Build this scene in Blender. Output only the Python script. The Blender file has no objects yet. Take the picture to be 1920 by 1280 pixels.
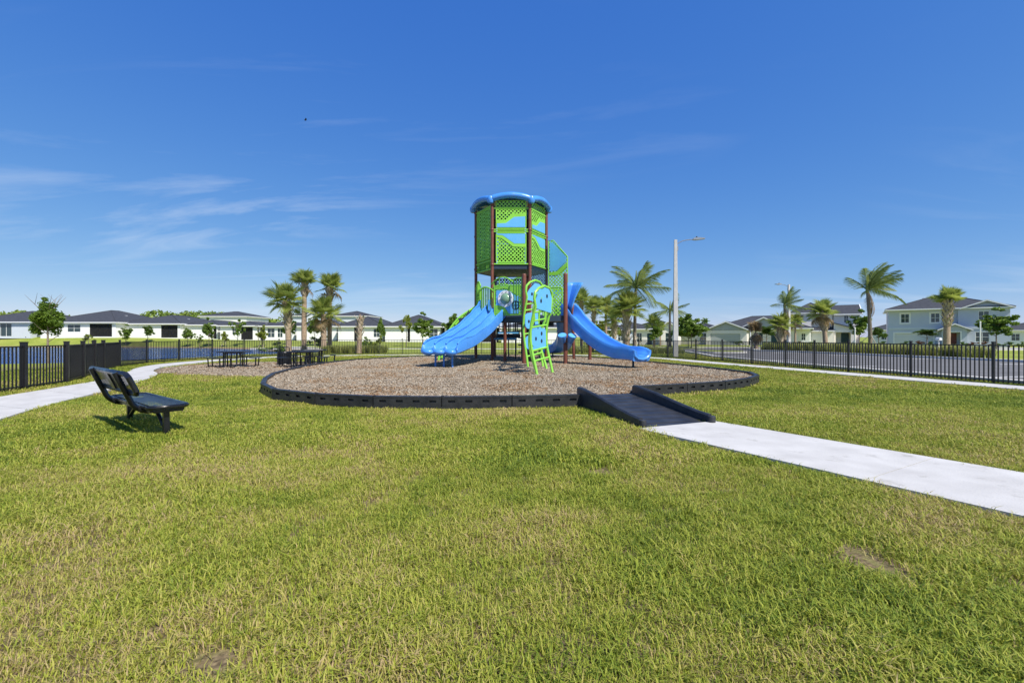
import bpy, math, random
import numpy as np
from mathutils import Vector, Matrix
R = math.radians
random.seed(7)
scene = bpy.context.scene
COL = scene.collection

# ------------------------------------------------------------------ camera
CAM_H = 1.45
cam_d = bpy.data.cameras.new('camera')
cam_d.lens = 16.0; cam_d.sensor_width = 36.0
cam_d.shift_y = -0.0047
cam_d.clip_start = 0.05; cam_d.clip_end = 3000
cam = bpy.data.objects.new('camera', cam_d); COL.objects.link(cam)
cam.location = (0, 0, CAM_H); cam.rotation_euler = (R(90), 0, 0)
scene.camera = cam

# ------------------------------------------------------------------ light
SUN_EL, SUN_AZ = R(50), R(140)          # azimuth clockwise from +Y
sd = Vector((math.cos(SUN_EL)*math.sin(SUN_AZ), math.cos(SUN_EL)*math.cos(SUN_AZ), math.sin(SUN_EL)))
sun_d = bpy.data.lights.new('sun', 'SUN'); sun_d.energy = 4.8; sun_d.angle = R(0.53); sun_d.color = (1.0, 0.95, 0.86)
sun = bpy.data.objects.new('sun', sun_d); COL.objects.link(sun)
sun.rotation_euler = (-sd).to_track_quat('-Z', 'Y').to_euler(); sun.location = (20, -20, 40)
w = bpy.data.worlds.new('World'); scene.world = w; w.use_nodes = True
nt = w.node_tree; nt.nodes.clear()
def N(nt, t, **k):
    n = nt.nodes.new(t)
    for a, b in k.items(): setattr(n, a, b)
    return n
L = lambda nt, a, b: nt.links.new(a, b)
def M2(nt, op, a, b=None, c=None):
    n = N(nt, 'ShaderNodeMath', operation=op)
    for i, v in enumerate((a, b, c)):
        if v is None: continue
        if isinstance(v, (int, float)): n.inputs[i].default_value = v
        else: L(nt, v, n.inputs[i])
    return n.outputs[0]
sky = N(nt, 'ShaderNodeTexSky', sky_type='NISHITA', sun_disc=False)
sky.sun_elevation = SUN_EL; sky.sun_rotation = SUN_AZ
sky.altitude = 0; sky.air_density = 0.6; sky.dust_density = 0.3; sky.ozone_density = 6.0
tc = N(nt, 'ShaderNodeTexCoord'); sep = N(nt, 'ShaderNodeSeparateXYZ'); L(nt, tc.outputs['Generated'], sep.inputs[0])
den = M2(nt, 'ADD', M2(nt, 'MAXIMUM', sep.outputs[2], 0.0), 0.10)
cx = M2(nt, 'DIVIDE', sep.outputs[0], den); cy = M2(nt, 'DIVIDE', sep.outputs[1], den)
cmb = N(nt, 'ShaderNodeCombineXYZ'); L(nt, cx, cmb.inputs[0]); L(nt, cy, cmb.inputs[1])
mp = N(nt, 'ShaderNodeMapping'); mp.inputs['Rotation'].default_value = (0, 0, R(28)); mp.inputs['Scale'].default_value = (0.34, 1.25, 1); mp.inputs['Location'].default_value = (9.225, 4.12, 0)
L(nt, cmb.outputs[0], mp.inputs[0])
n1 = N(nt, 'ShaderNodeTexNoise'); n1.inputs['Scale'].default_value = 1.3; n1.inputs['Detail'].default_value = 9; n1.inputs['Roughness'].default_value = 0.6; n1.inputs['Distortion'].default_value = 0.8
L(nt, mp.outputs[0], n1.inputs['Vector'])
n2 = N(nt, 'ShaderNodeTexNoise'); n2.inputs['Scale'].default_value = 0.35; n2.inputs['Detail'].default_value = 2
mp2 = N(nt, 'ShaderNodeMapping'); mp2.inputs['Location'].default_value = (5.95, 6.3, 0); L(nt, cmb.outputs[0], mp2.inputs[0]); L(nt, mp2.outputs[0], n2.inputs['Vector'])
r1 = N(nt, 'ShaderNodeMapRange'); r1.inputs[1].default_value = 0.50; r1.inputs[2].default_value = 0.80; L(nt, n1.outputs[0], r1.inputs[0])
r2 = N(nt, 'ShaderNodeMapRange'); r2.inputs[1].default_value = 0.42; r2.inputs[2].default_value = 0.66; L(nt, n2.outputs[0], r2.inputs[0])
cf = M2(nt, 'MULTIPLY', M2(nt, 'MULTIPLY', r1.outputs[0], r2.outputs[0]), 0.48)
# film response of the sky: one power curve and gain per channel over the whole dome
sc_ = N(nt, 'ShaderNodeSeparateColor'); L(nt, sky.outputs[0], sc_.inputs[0]); cc_ = N(nt, 'ShaderNodeCombineColor')
for i_, (p_, g_) in enumerate(((1.131,0.90),(0.704,1.487),(0.26,3.782))):
    L(nt, M2(nt, 'MULTIPLY', M2(nt, 'POWER', sc_.outputs[i_], p_), g_), cc_.inputs[i_])
mx = N(nt, 'ShaderNodeMix', data_type='RGBA'); mx.inputs['B'].default_value = (6.2, 6.8, 7.6, 1)
L(nt, cf, mx.inputs['Factor']); L(nt, cc_.outputs[0], mx.inputs['A'])
bg = N(nt, 'ShaderNodeBackground'); bg.inputs[1].default_value = 0.104; L(nt, mx.outputs['Result'], bg.inputs[0])
wo = N(nt, 'ShaderNodeOutputWorld'); L(nt, bg.outputs[0], wo.inputs[0])
vs = scene.view_settings; vs.view_transform = 'Standard'; vs.look = 'None'; vs.gamma = 1; vs.exposure = 0.35; vs.use_curve_mapping = False
scene.cycles.max_bounces = 6; scene.cycles.transparent_max_bounces = 12
scene.cycles.use_denoising = True

# ------------------------------------------------------------------ materials
MATS = {}
def pm(name, col, rough=0.6, var=0.0, vscale=4.0, col2=None, bump=0.0, bscale=30.0, spec=0.5, metal=0.0, detail=4, coat=0.0):
    m = bpy.data.materials.new(name); m.use_nodes = True; t = m.node_tree
    b = t.nodes['Principled BSDF']
    b.inputs['Roughness'].default_value = rough; b.inputs['Metallic'].default_value = metal
    b.inputs['Specular IOR Level'].default_value = spec; b.inputs['Coat Weight'].default_value = coat
    b.inputs['Base Color'].default_value = (*col, 1)
    if var > 0 or col2 is not None:
        g = N(t, 'ShaderNodeNewGeometry')
        n = N(t, 'ShaderNodeTexNoise'); n.inputs['Scale'].default_value = vscale; n.inputs['Detail'].default_value = detail
        L(t, g.outputs['Position'], n.inputs['Vector'])
        rr = N(t, 'ShaderNodeMapRange'); rr.inputs[1].default_value = 0.3; rr.inputs[2].default_value = 0.7
        L(t, n.outputs[0], rr.inputs[0])
        mix = N(t, 'ShaderNodeMix', data_type='RGBA')
        c2 = col2 if col2 is not None else tuple(c*(1+var) for c in col)
        c1 = col if col2 is not None else tuple(c*(1-var) for c in col)
        mix.inputs['A'].default_value = (*c1, 1); mix.inputs['B'].default_value = (*c2, 1)
        L(t, rr.outputs[0], mix.inputs['Factor']); L(t, mix.outputs['Result'], b.inputs['Base Color'])
    if bump > 0:
        g = N(t, 'ShaderNodeNewGeometry')
        n = N(t, 'ShaderNodeTexNoise'); n.inputs['Scale'].default_value = bscale; n.inputs['Detail'].default_value = 3
        L(t, g.outputs['Position'], n.inputs['Vector'])
        bp = N(t, 'ShaderNodeBump'); bp.inputs['Strength'].default_value = bump; bp.inputs['Distance'].default_value = 0.02
        L(t, n.outputs[0], bp.inputs['Height']); L(t, bp.outputs[0], b.inputs['Normal'])
    MATS[name] = m
    return m
pm('post_brown', (0.17, 0.055, 0.034), 0.45, 0.12, 3)
pm('green', (0.25, 0.60, 0.06), 0.4, 0.06, 2)
pm('panel_blue', (0.12, 0.42, 0.78), 0.4, 0.05, 2)
pm('slide_blue', (0.065, 0.27, 0.74), 0.27, 0.08, 1.5, coat=0.5)
pm('navy', (0.018, 0.038, 0.065), 0.5, 0.15, 4)
pm('white_ring', (0.86, 0.85, 0.82), 0.4)
pm('clear_dome', (0.20, 0.34, 0.22), 0.12)
pm('black_metal', (0.010, 0.010, 0.012), 0.38, 0.2, 8, spec=0.5)
pm('black_coated', (0.009, 0.010, 0.013), 0.28, 0.2, 8, spec=0.6)
pm('border_black', (0.014, 0.015, 0.018), 0.45, 0.0, 5, col2=(0.034, 0.034, 0.036), bump=0.25, bscale=25, detail=8)
pm('ramp_black', (0.014, 0.016, 0.022), 0.5, 0.0, 4, col2=(0.036, 0.038, 0.044), detail=8, bump=0.3, bscale=15)
pm('concrete', (0.45, 0.435, 0.41), 0.9, 0.0, 2.2, col2=(0.56, 0.545, 0.515), bump=0.2, bscale=60, detail=12)
pm('kerb', (0.60, 0.58, 0.54), 0.85, 0.1, 2)
pm('asphalt', (0.12, 0.117, 0.115), 0.9, 0.0, 0.8, col2=(0.165, 0.16, 0.155), bump=0.3, bscale=90, detail=8)
pm('paint', (0.65, 0.65, 0.63), 0.8, 0.2, 9)
pm('stucco_white', (0.83, 0.82, 0.80), 0.9, 0.03, 0.6)
pm('stucco_cream', (0.85, 0.79, 0.73), 0.9, 0.03, 0.6)
pm('stucco_grey', (0.72, 0.68, 0.65), 0.9, 0.04, 0.6)
pm('stucco_pale_blue', (0.58, 0.62, 0.67), 0.9, 0.03, 0.6)
pm('stucco_blue', (0.50, 0.54, 0.63), 0.9, 0.04, 0.7)
pm('trim', (0.80, 0.80, 0.79), 0.7)
pm('garage_white', (0.66, 0.66, 0.66), 0.6)
pm('garage_grey', (0.38, 0.40, 0.41), 0.6)
pm('door_red', (0.20, 0.045, 0.03), 0.5)
pm('door_teal', (0.015, 0.05, 0.065), 0.5)
pm('shingle', (0.030, 0.033, 0.042), 0.9, 0.0, 3, col2=(0.052, 0.056, 0.066), bump=0.4, bscale=9, detail=8)
pm('glass', (0.03, 0.055, 0.06), 0.06, spec=0.8)
pm('screen', (0.016, 0.016, 0.018), 0.7, 0.25, 0.9)
pm('screen_frame', (0.02, 0.02, 0.022), 0.5)
pm('vent_metal', (0.45, 0.46, 0.48), 0.4)
pm('lamp_concrete', (0.52, 0.51, 0.49), 0.9, 0.08, 5)
pm('lamp_metal', (0.42, 0.43, 0.44), 0.35, metal=0.7)
pm('palm_trunk', (0.26, 0.185, 0.13), 0.95, 0.0, 9, col2=(0.42, 0.31, 0.225), bump=0.8, bscale=14)
pm('palm_boot', (0.36, 0.28, 0.20), 0.95, 0.0, 7, col2=(0.54, 0.45, 0.34), bump=0.5, bscale=20)
pm('grey_trunk', (0.17, 0.135, 0.105), 0.95, 0.0, 8, col2=(0.25, 0.205, 0.16), bump=0.6, bscale=14)
pm('bark', (0.20, 0.16, 0.12), 0.95, 0.25, 9, bump=0.6, bscale=20)
pm('stake', (0.50, 0.43, 0.32), 0.9, 0.15, 5)
pm('twig', (0.20, 0.16, 0.13), 0.95)
pm('dead_frond', (0.34, 0.24, 0.15), 0.9, 0.2, 5)
pm('bird_dark', (0.02, 0.02, 0.025), 0.8)
pm('car_paint', (0.015, 0.02, 0.03), 0.15, coat=1.0)
pm('tyre', (0.012, 0.012, 0.012), 0.9)

def scuff(name, amount, scale, rlo, rhi):
    t = MATS[name].node_tree; b = t.nodes['Principled BSDF']; g = N(t, 'ShaderNodeNewGeometry')
    n = N(t, 'ShaderNodeTexNoise'); n.inputs['Scale'].default_value = scale; n.inputs['Detail'].default_value = 10; n.inputs['Roughness'].default_value = 0.7
    L(t, g.outputs['Position'], n.inputs['Vector'])
    r = N(t, 'ShaderNodeMapRange'); r.inputs[1].default_value = 0.35; r.inputs[2].default_value = 0.7; r.inputs[3].default_value = rlo; r.inputs[4].default_value = rhi
    L(t, n.outputs[0], r.inputs[0]); L(t, r.outputs[0], b.inputs['Roughness'])
    if b.inputs['Base Color'].links:
        src = b.inputs['Base Color'].links[0].from_socket
        f = N(t, 'ShaderNodeMapRange'); f.inputs[1].default_value = 0.58; f.inputs[2].default_value = 0.72; f.inputs[4].default_value = abs(amount); L(t, n.outputs[0], f.inputs[0])
        mx = N(t, 'ShaderNodeMix', data_type='RGBA'); mx.inputs['B'].default_value = (0.5, 0.5, 0.48, 1) if amount > 0 else (0.20, 0.185, 0.16, 1)
        L(t, f.outputs[0], mx.inputs['Factor']); L(t, src, mx.inputs['A']); L(t, mx.outputs['Result'], b.inputs['Base Color'])
scuff('slide_blue', 0.14, 2.2, 0.22, 0.5); scuff('panel_blue', 0.10, 3, 0.3, 0.6); scuff('post_brown', 0.08, 3, 0.35, 0.65)
scuff('concrete', -0.55, 3.1, 0.8, 0.95); scuff('black_coated', 0.03, 6, 0.2, 0.45)
def leafmat(name, c1, c2, vscale=1.2, trans=0.45, rough=0.45):
    m = bpy.data.materials.new(name); m.use_nodes = True; t = m.node_tree
    t.nodes.clear()
    g = N(t, 'ShaderNodeNewGeometry')
    n = N(t, 'ShaderNodeTexNoise'); n.inputs['Scale'].default_value = vscale; n.inputs['Detail'].default_value = 3
    L(t, g.outputs['Position'], n.inputs['Vector'])
    av = M2(t, 'ADD', M2(t, 'MULTIPLY', n.outputs[0], 1.0), M2(t, 'MULTIPLY', g.outputs['Random Per Island'], 0.5))
    rr = N(t, 'ShaderNodeMapRange'); rr.inputs[1].default_value = 0.45; rr.inputs[2].default_value = 1.05; L(t, av, rr.inputs[0])
    mix = N(t, 'ShaderNodeMix', data_type='RGBA'); mix.inputs['A'].default_value = (*c1, 1); mix.inputs['B'].default_value = (*c2, 1)
    L(t, rr.outputs[0], mix.inputs['Factor'])
    p = N(t, 'ShaderNodeBsdfPrincipled'); p.inputs['Roughness'].default_value = rough; p.inputs['Specular IOR Level'].default_value = 0.35
    L(t, mix.outputs['Result'], p.inputs['Base Color'])
    tr = N(t, 'ShaderNodeBsdfTranslucent'); L(t, mix.outputs['Result'], tr.inputs[0])
    ms = N(t, 'ShaderNodeMixShader'); ms.inputs[0].default_value = trans
    L(t, p.outputs[0], ms.inputs[1]); L(t, tr.outputs[0], ms.inputs[2])
    o = N(t, 'ShaderNodeOutputMaterial'); L(t, ms.outputs[0], o.inputs[0])
    MATS[name] = m
    return m
leafmat('frond_sabal', (0.20, 0.27, 0.055), (0.47, 0.51, 0.12), 1.5, 0.5)
leafmat('frond_yellow', (0.20, 0.22, 0.03), (0.32, 0.30, 0.06), 1.5)
leafmat('frond_coco', (0.14, 0.20, 0.055), (0.33, 0.39, 0.11), 1.5, 0.5)
leafmat('frond_brown', (0.30, 0.21, 0.10), (0.40, 0.30, 0.17), 2)
leafmat('leaf_mid', (0.10, 0.18, 0.025), (0.22, 0.32, 0.045), 1.0)
leafmat('leaf_yellow', (0.18, 0.24, 0.03), (0.34, 0.38, 0.06), 1.0)
leafmat('leaf_dark', (0.06, 0.12, 0.02), (0.14, 0.22, 0.035), 1.0)
leafmat('leaf_red', (0.14, 0.045, 0.02), (0.20, 0.10, 0.03), 1.0)
leafmat('leaf_wood', (0.12, 0.19, 0.03), (0.25, 0.32, 0.05), 0.12, 0.2)
leafmat('grass_tall', (0.20, 0.24, 0.06), (0.38, 0.38, 0.12), 0.5)

def ground_mat():
    m = bpy.data.materials.new('lawn_soil'); m.use_nodes = True; t = m.node_tree; b = t.nodes['Principled BSDF']
    b.inputs['Roughness'].default_value = 0.95; b.inputs['Specular IOR Level'].default_value = 0.1
    g = N(t, 'ShaderNodeNewGeometry')
    def noise(s, d=4):
        n = N(t, 'ShaderNodeTexNoise'); n.inputs['Scale'].default_value = s; n.inputs['Detail'].default_value = d
        L(t, g.outputs['Position'], n.inputs['Vector']); return n.outputs[0]
    def mix(f, a, bcol):
        x = N(t, 'ShaderNodeMix', data_type='RGBA')
        if isinstance(a, tuple): x.inputs['A'].default_value = (*a, 1)
        else: L(t, a, x.inputs['A'])
        x.inputs['B'].default_value = (*bcol, 1); L(t, f, x.inputs['Factor']); return x.outputs['Result']
    def rng(v, a, c):
        x = N(t, 'ShaderNodeMapRange'); x.inputs[1].default_value = a; x.inputs[2].default_value = c; L(t, v, x.inputs[0]); return x.outputs[0]
    lush = mix(rng(noise(0.35, 6), 0.35, 0.65), (0.21, 0.26, 0.04), (0.31, 0.34, 0.075))
    lush = mix(rng(noise(9, 6), 0.5, 0.8), lush, (0.15, 0.19, 0.035))
    thatch = mix(rng(noise(34, 6), 0.35, 0.65), (0.085, 0.062, 0.036), (0.25, 0.19, 0.105))
    thatch = mix(rng(noise(5, 6), 0.48, 0.75), thatch, (0.21, 0.22, 0.06))
    vd = N(t, 'ShaderNodeVectorMath', operation='DISTANCE'); L(t, g.outputs['Position'], vd.inputs[0]); vd.inputs[1].default_value = (-1, 15, 0)
    xm = N(t, 'ShaderNodeMix', data_type='RGBA'); L(t, rng(vd.outputs['Value'], 20, 25), xm.inputs['Factor']); L(t, thatch, xm.inputs['A']); L(t, lush, xm.inputs['B'])
    c = xm.outputs['Result']
    sp = N(t, 'ShaderNodeSeparateXYZ'); L(t, g.outputs['Position'], sp.inputs[0])
    z = M2(t, 'ADD', sp.outputs[2], M2(t, 'MULTIPLY', noise(0.4, 4), 0.35))
    c = mix(rng(z, 0.12, -0.10), c, (0.30, 0.22, 0.13))
    L(t, c, b.inputs['Base Color'])
    bp = N(t, 'ShaderNodeBump'); bp.inputs['Strength'].default_value = 0.5; bp.inputs['Distance'].default_value = 0.03
    L(t, noise(45, 5), bp.inputs['Height']); L(t, bp.outputs[0], b.inputs['Normal'])
    MATS['lawn_soil'] = m
ground_mat()
def mulch_mat():
    m = bpy.data.materials.new('mulch'); m.use_nodes = True; t = m.node_tree; b = t.nodes['Principled BSDF']
    b.inputs['Roughness'].default_value = 0.95; b.inputs['Specular IOR Level'].default_value = 0.1
    g = N(t, 'ShaderNodeNewGeometry')
    v = N(t, 'ShaderNodeTexVoronoi'); v.inputs['Scale'].default_value = 17; L(t, g.outputs['Position'], v.inputs['Vector'])
    cr = N(t, 'ShaderNodeValToRGB'); e = cr.color_ramp.elements
    e[0].color = (0.12, 0.08, 0.052, 1); e[1].color = (0.37, 0.30, 0.22, 1)
    for p, c in ((0.3, (0.18, 0.132, 0.095, 1)), (0.6, (0.26, 0.205, 0.155, 1))):
        q = e.new(p); q.color = c
    sp = N(t, 'ShaderNodeSeparateColor'); L(t, v.outputs['Color'], sp.inputs[0]); L(t, sp.outputs[0], cr.inputs[0])
    n = N(t, 'ShaderNodeTexNoise'); n.inputs['Scale'].default_value = 0.8; n.inputs['Detail'].default_value = 5; L(t, g.outputs['Position'], n.inputs['Vector'])
    rr = N(t, 'ShaderNodeMapRange'); rr.inputs[1].default_value = 0.56; rr.inputs[2].default_value = 0.72; rr.inputs[4].default_value = 0.38; L(t, n.outputs[0], rr.inputs[0])
    mx = N(t, 'ShaderNodeMix', data_type='RGBA'); mx.inputs['B'].default_value = (0.30, 0.15, 0.065, 1)
    L(t, rr.outputs[0], mx.inputs['Factor']); L(t, cr.outputs[0], mx.inputs['A']); L(t, mx.outputs['Result'], b.inputs['Base Color'])
    bp = N(t, 'ShaderNodeBump'); bp.inputs['Strength'].default_value = 1.0; bp.inputs['Distance'].default_value = 0.04
    L(t, v.outputs['Distance'], bp.inputs['Height']); L(t, bp.outputs[0], b.inputs['Normal'])
    MATS['mulch'] = m
mulch_mat()
def inst_mat(name, ramp, trans=0.3, rough=0.55):
    m = bpy.data.materials.new(name); m.use_nodes = True; t = m.node_tree; t.nodes.clear()
    a = N(t, 'ShaderNodeAttribute', attribute_type='INSTANCER', attribute_name='tint')
    g = N(t, 'ShaderNodeNewGeometry')
    f = M2(t, 'ADD', a.outputs['Fac'], M2(t, 'MULTIPLY', M2(t, 'SUBTRACT', g.outputs['Random Per Island'], 0.5), 0.6))
    cr = N(t, 'ShaderNodeValToRGB'); e = cr.color_ramp.elements
    e[0].color = (*ramp[0][1], 1); e[0].position = ramp[0][0]; e[1].color = (*ramp[-1][1], 1); e[1].position = ramp[-1][0]
    for p, c in ramp[1:-1]:
        q = e.new(p); q.color = (*c, 1)
    L(t, f, cr.inputs[0])
    p = N(t, 'ShaderNodeBsdfPrincipled'); p.inputs['Roughness'].default_value = rough; p.inputs['Specular IOR Level'].default_value = 0.3
    L(t, cr.outputs[0], p.inputs['Base Color'])
    o = N(t, 'ShaderNodeOutputMaterial')
    if trans:
        tr = N(t, 'ShaderNodeBsdfTranslucent'); L(t, cr.outputs[0], tr.inputs[0])
        ms = N(t, 'ShaderNodeMixShader'); ms.inputs[0].default_value = trans
        L(t, p.outputs[0], ms.inputs[1]); L(t, tr.outputs[0], ms.inputs[2]); L(t, ms.outputs[0], o.inputs[0])
    else: L(t, p.outputs[0], o.inputs[0])
    MATS[name] = m
inst_mat('grass_blade', [(0.0, (0.10, 0.165, 0.02)), (0.35, (0.25, 0.315, 0.032)), (0.65, (0.40, 0.425, 0.058)), (0.86, (0.48, 0.43, 0.11)), (1.0, (0.48, 0.36, 0.18))])
inst_mat('wood_chip', [(0.0, (0.17, 0.10, 0.06)), (0.25, (0.29, 0.175, 0.085)), (0.5, (0.265, 0.21, 0.147)), (0.75, (0.32, 0.265, 0.20)), (1.0, (0.43, 0.37, 0.28))], 0, 0.9)
def water_mat():
    m = pm('water', (0.008, 0.065, 0.27), 0.16, spec=0.35); t = m.node_tree; b = t.nodes['Principled BSDF']
    g = N(t, 'ShaderNodeNewGeometry'); mp = N(t, 'ShaderNodeMapping'); mp.inputs['Scale'].default_value = (0.8, 1.6, 1)
    L(t, g.outputs['Position'], mp.inputs[0])
    n = N(t, 'ShaderNodeTexNoise'); n.inputs['Scale'].default_value = 1.6; n.inputs['Detail'].default_value = 6; L(t, mp.outputs[0], n.inputs['Vector'])
    bp = N(t, 'ShaderNodeBump'); bp.inputs['Strength'].default_value = 1.0; bp.inputs['Distance'].default_value = 0.9
    L(t, n.outputs[0], bp.inputs['Height']); L(t, bp.outputs[0], b.inputs['Normal'])
water_mat()
def perf_mat(name, col, scale, r, patches=True, rough=0.4):
    m = bpy.data.materials.new(name); m.use_nodes = True; t = m.node_tree; b = t.nodes['Principled BSDF']
    b.inputs['Base Color'].default_value = (*col, 1); b.inputs['Roughness'].default_value = rough
    tc = N(t, 'ShaderNodeTexCoord'); s = N(t, 'ShaderNodeSeparateXYZ'); L(t, tc.outputs['Object'], s.inputs[0])
    def vor(sc, ox, rot):
        c = N(t, 'ShaderNodeCombineXYZ'); L(t, s.outputs[0], c.inputs[0]); L(t, s.outputs[2] if patches else s.outputs[1], c.inputs[1])
        mp = N(t, 'ShaderNodeMapping'); mp.inputs['Rotation'].default_value = (0, 0, rot); mp.inputs['Location'].default_value = (ox, 0, 0); L(t, c.outputs[0], mp.inputs[0])
        v = N(t, 'ShaderNodeTexVoronoi', voronoi_dimensions='2D'); v.inputs['Scale'].default_value = sc; v.inputs['Randomness'].default_value = 0
        L(t, mp.outputs[0], v.inputs['Vector']); return v.outputs['Distance']
    f = M2(t, 'LESS_THAN', vor(scale, 0, R(45)), r)
    if patches:
        f = M2(t, 'MULTIPLY', f, M2(t, 'GREATER_THAN', vor(scale*0.354, 0.03, R(0)), 0.10))
    tb = N(t, 'ShaderNodeBsdfTransparent'); ms = N(t, 'ShaderNodeMixShader'); L(t, f, ms.inputs[0])
    L(t, b.outputs[0], ms.inputs[1]); L(t, tb.outputs[0], ms.inputs[2]); L(t, ms.outputs[0], t.nodes['Material Output'].inputs[0])
    MATS[name] = m
perf_mat('green_perf', (0.25, 0.60, 0.06), 7.2, 0.36)
perf_mat('navy_perf', (0.018, 0.038, 0.065), 8.5, 0.36)
perf_mat('black_perf', (0.009, 0.010, 0.013), 36, 0.36, False, 0.3)

# ------------------------------------------------------------------ mesh helpers
class MB:
    def __init__(s): s.v = []; s.f = []
    def add(s, vs, fs):
        o = len(s.v); s.v += [tuple(p) for p in vs]; s.f += [tuple(i+o for i in f) for f in fs]; return s
    def box(s, x0, y0, z0, x1, y1, z1):
        return s.add([(x0,y0,z0),(x1,y0,z0),(x1,y1,z0),(x0,y1,z0),(x0,y0,z1),(x1,y0,z1),(x1,y1,z1),(x0,y1,z1)],
                     [(0,3,2,1),(4,5,6,7),(0,1,5,4),(1,2,6,5),(2,3,7,6),(3,0,4,7)])
    def prism_z(s, pts, z0, z1):
        n = len(pts)
        return s.add([(p[0],p[1],z0) for p in pts]+[(p[0],p[1],z1) for p in pts],
                     [tuple(range(n-1,-1,-1)), tuple(range(n,2*n))]+[(i,(i+1)%n,(i+1)%n+n,i+n) for i in range(n)])
    def prism_y(s, pts, y0, y1):            # polygon in x,z extruded along y
        n = len(pts)
        return s.add([(p[0],y0,p[1]) for p in pts]+[(p[0],y1,p[1]) for p in pts],
                     [tuple(range(n)), tuple(range(2*n-1,n-1,-1))]+[((i+1)%n,i,i+n,(i+1)%n+n) for i in range(n)])
    def tube(s, pts, r, seg=8, cap=True):
        pts = [Vector(p) for p in pts]; n = len(pts)
        rs = r if isinstance(r, (list, tuple)) else [r]*n
        vs = []; up = None
        for i, p in enumerate(pts):
            t = (pts[min(i+1,n-1)]-pts[max(i-1,0)]).normalized()
            if up is None:
                a = Vector((0,0,1)) if abs(t.z) < 0.9 else Vector((1,0,0))
                up = (a - t*a.dot(t)).normalized()
            else:
                up = (up - t*up.dot(t)); up = up.normalized() if up.length > 1e-6 else Vector((1,0,0))
            sd_ = t.cross(up)
            for k in range(seg):
                a = 2*math.pi*(k+0.5)/seg
                vs.append(p + (up*math.cos(a)+sd_*math.sin(a))*rs[i])
        fs = [(i*seg+k, i*seg+(k+1)%seg, (i+1)*seg+(k+1)%seg, (i+1)*seg+k) for i in range(n-1) for k in range(seg)]
        if cap: fs += [tuple(range(seg-1,-1,-1)), tuple((n-1)*seg+k for k in range(seg))]
        return s.add(vs, fs)
    def lathe(s, prof, c=(0,0,0), seg=16):
        vs = []; n = len(prof)
        for r_, z in prof:
            for k in range(seg):
                a = 2*math.pi*k/seg; vs.append((c[0]+r_*math.cos(a), c[1]+r_*math.sin(a), c[2]+z))
        fs = [(i*seg+k, i*seg+(k+1)%seg, (i+1)*seg+(k+1)%seg, (i+1)*seg+k) for i in range(n-1) for k in range(seg)]
        fs += [tuple(range(seg-1,-1,-1)), tuple((n-1)*seg+k for k in range(seg))]
        return s.add(vs, fs)
    def mesh(s, name, mat, smooth=False):
        me = bpy.data.meshes.new(name); me.from_pydata(s.v, [], s.f); me.update()
        me.materials.append(MATS[mat])
        if smooth:
            me.polygons.foreach_set('use_smooth', [True]*len(me.polygons))
            try: me.set_sharp_from_angle(angle=R(40))
            except Exception: pass
        return me
    def build(s, name, mat, parent=None, world=False, smooth=False):
        return obj(name, s.mesh(name, mat, smooth), parent, world)
def obj(name, me, parent=None, world=False, loc=None, rot=None, scale=None):
    o = bpy.data.objects.new(name, me); COL.objects.link(o)
    if parent is not None:
        o.parent = parent
        if world: o.matrix_parent_inverse = Matrix.Translation(-Vector(parent.location))
    if loc is not None: o.location = loc
    if rot is not None: o.rotation_euler = rot
    if scale is not None: o.scale = scale
    return o
def tag(o, label=None, cat=None, group=None, kind=None):
    if label: o['label'] = label
    if cat: o['category'] = cat
    if group: o['group'] = group
    if kind: o['kind'] = kind
    return o
def thing(name, label, cat, loc=(0,0,0), rz=0, group=None):
    o = obj(name, None, loc=loc, rot=(0,0,rz)); o.empty_display_size = 0.1
    return tag(o, label, cat, group)
def struct(o): o['kind'] = 'structure'; return o
def copy_tree(o, parent=None):
    c = o.copy(); COL.objects.link(c); c.parent = parent
    for ch in list(o.children): copy_tree(ch, c)
    return c
def gp(x, y, z=0.0, hor=631.0, f=853.3):     # ground point seen at a place in the photograph
    d = f*(CAM_H-z)/(y-hor)
    return ((x-960)*d/f, d)
def smooth_closed(pts, n=6):
    out = []; m = len(pts)
    for i in range(m):
        p0,p1,p2,p3 = (Vector(pts[(i+k-1)%m]) for k in range(4))
        for k in range(n):
            t = k/n
            out.append(0.5*((2*p1)+(p2-p0)*t+(2*p0-5*p1+4*p2-p3)*t*t+(3*p1-p0-3*p2+p3)*t**3))
    return out
def smooth_open(pts, n=6):
    out = []; m = len(pts); P = [Vector(p) for p in pts]
    for i in range(m-1):
        p0,p1,p2,p3 = P[max(i-1,0)],P[i],P[i+1],P[min(i+2,m-1)]
        for k in range(n):
            t = k/n
            out.append(0.5*((2*p1)+(p2-p0)*t+(2*p0-5*p1+4*p2-p3)*t*t+(3*p1-p0-3*p2+p3)*t**3))
    out.append(P[-1]); return out
def inpoly(px, py, poly):
    px = np.asarray(px, float); py = np.asarray(py, float); ins = np.zeros(px.shape, bool); n = len(poly)
    for i in range(n):
        x0,y0 = poly[i][:2]; x1,y1 = poly[(i+1)%n][:2]
        if y0 == y1: continue
        c = ((y0 > py) != (y1 > py)) & (px < (x1-x0)*(py-y0)/(y1-y0)+x0)
        ins ^= c
    return ins
def polydist(px, py, poly, closed=True):
    d = np.full(np.shape(px), 1e9); n = len(poly)
    for i in range(n if closed else n-1):
        x0,y0 = poly[i][:2]; x1,y1 = poly[(i+1)%n][:2]
        dx,dy = x1-x0,y1-y0; t = np.clip(((px-x0)*dx+(py-y0)*dy)/(dx*dx+dy*dy+1e-9),0,1)
        d = np.minimum(d, np.hypot(px-x0-t*dx, py-y0-t*dy))
    return d

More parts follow.
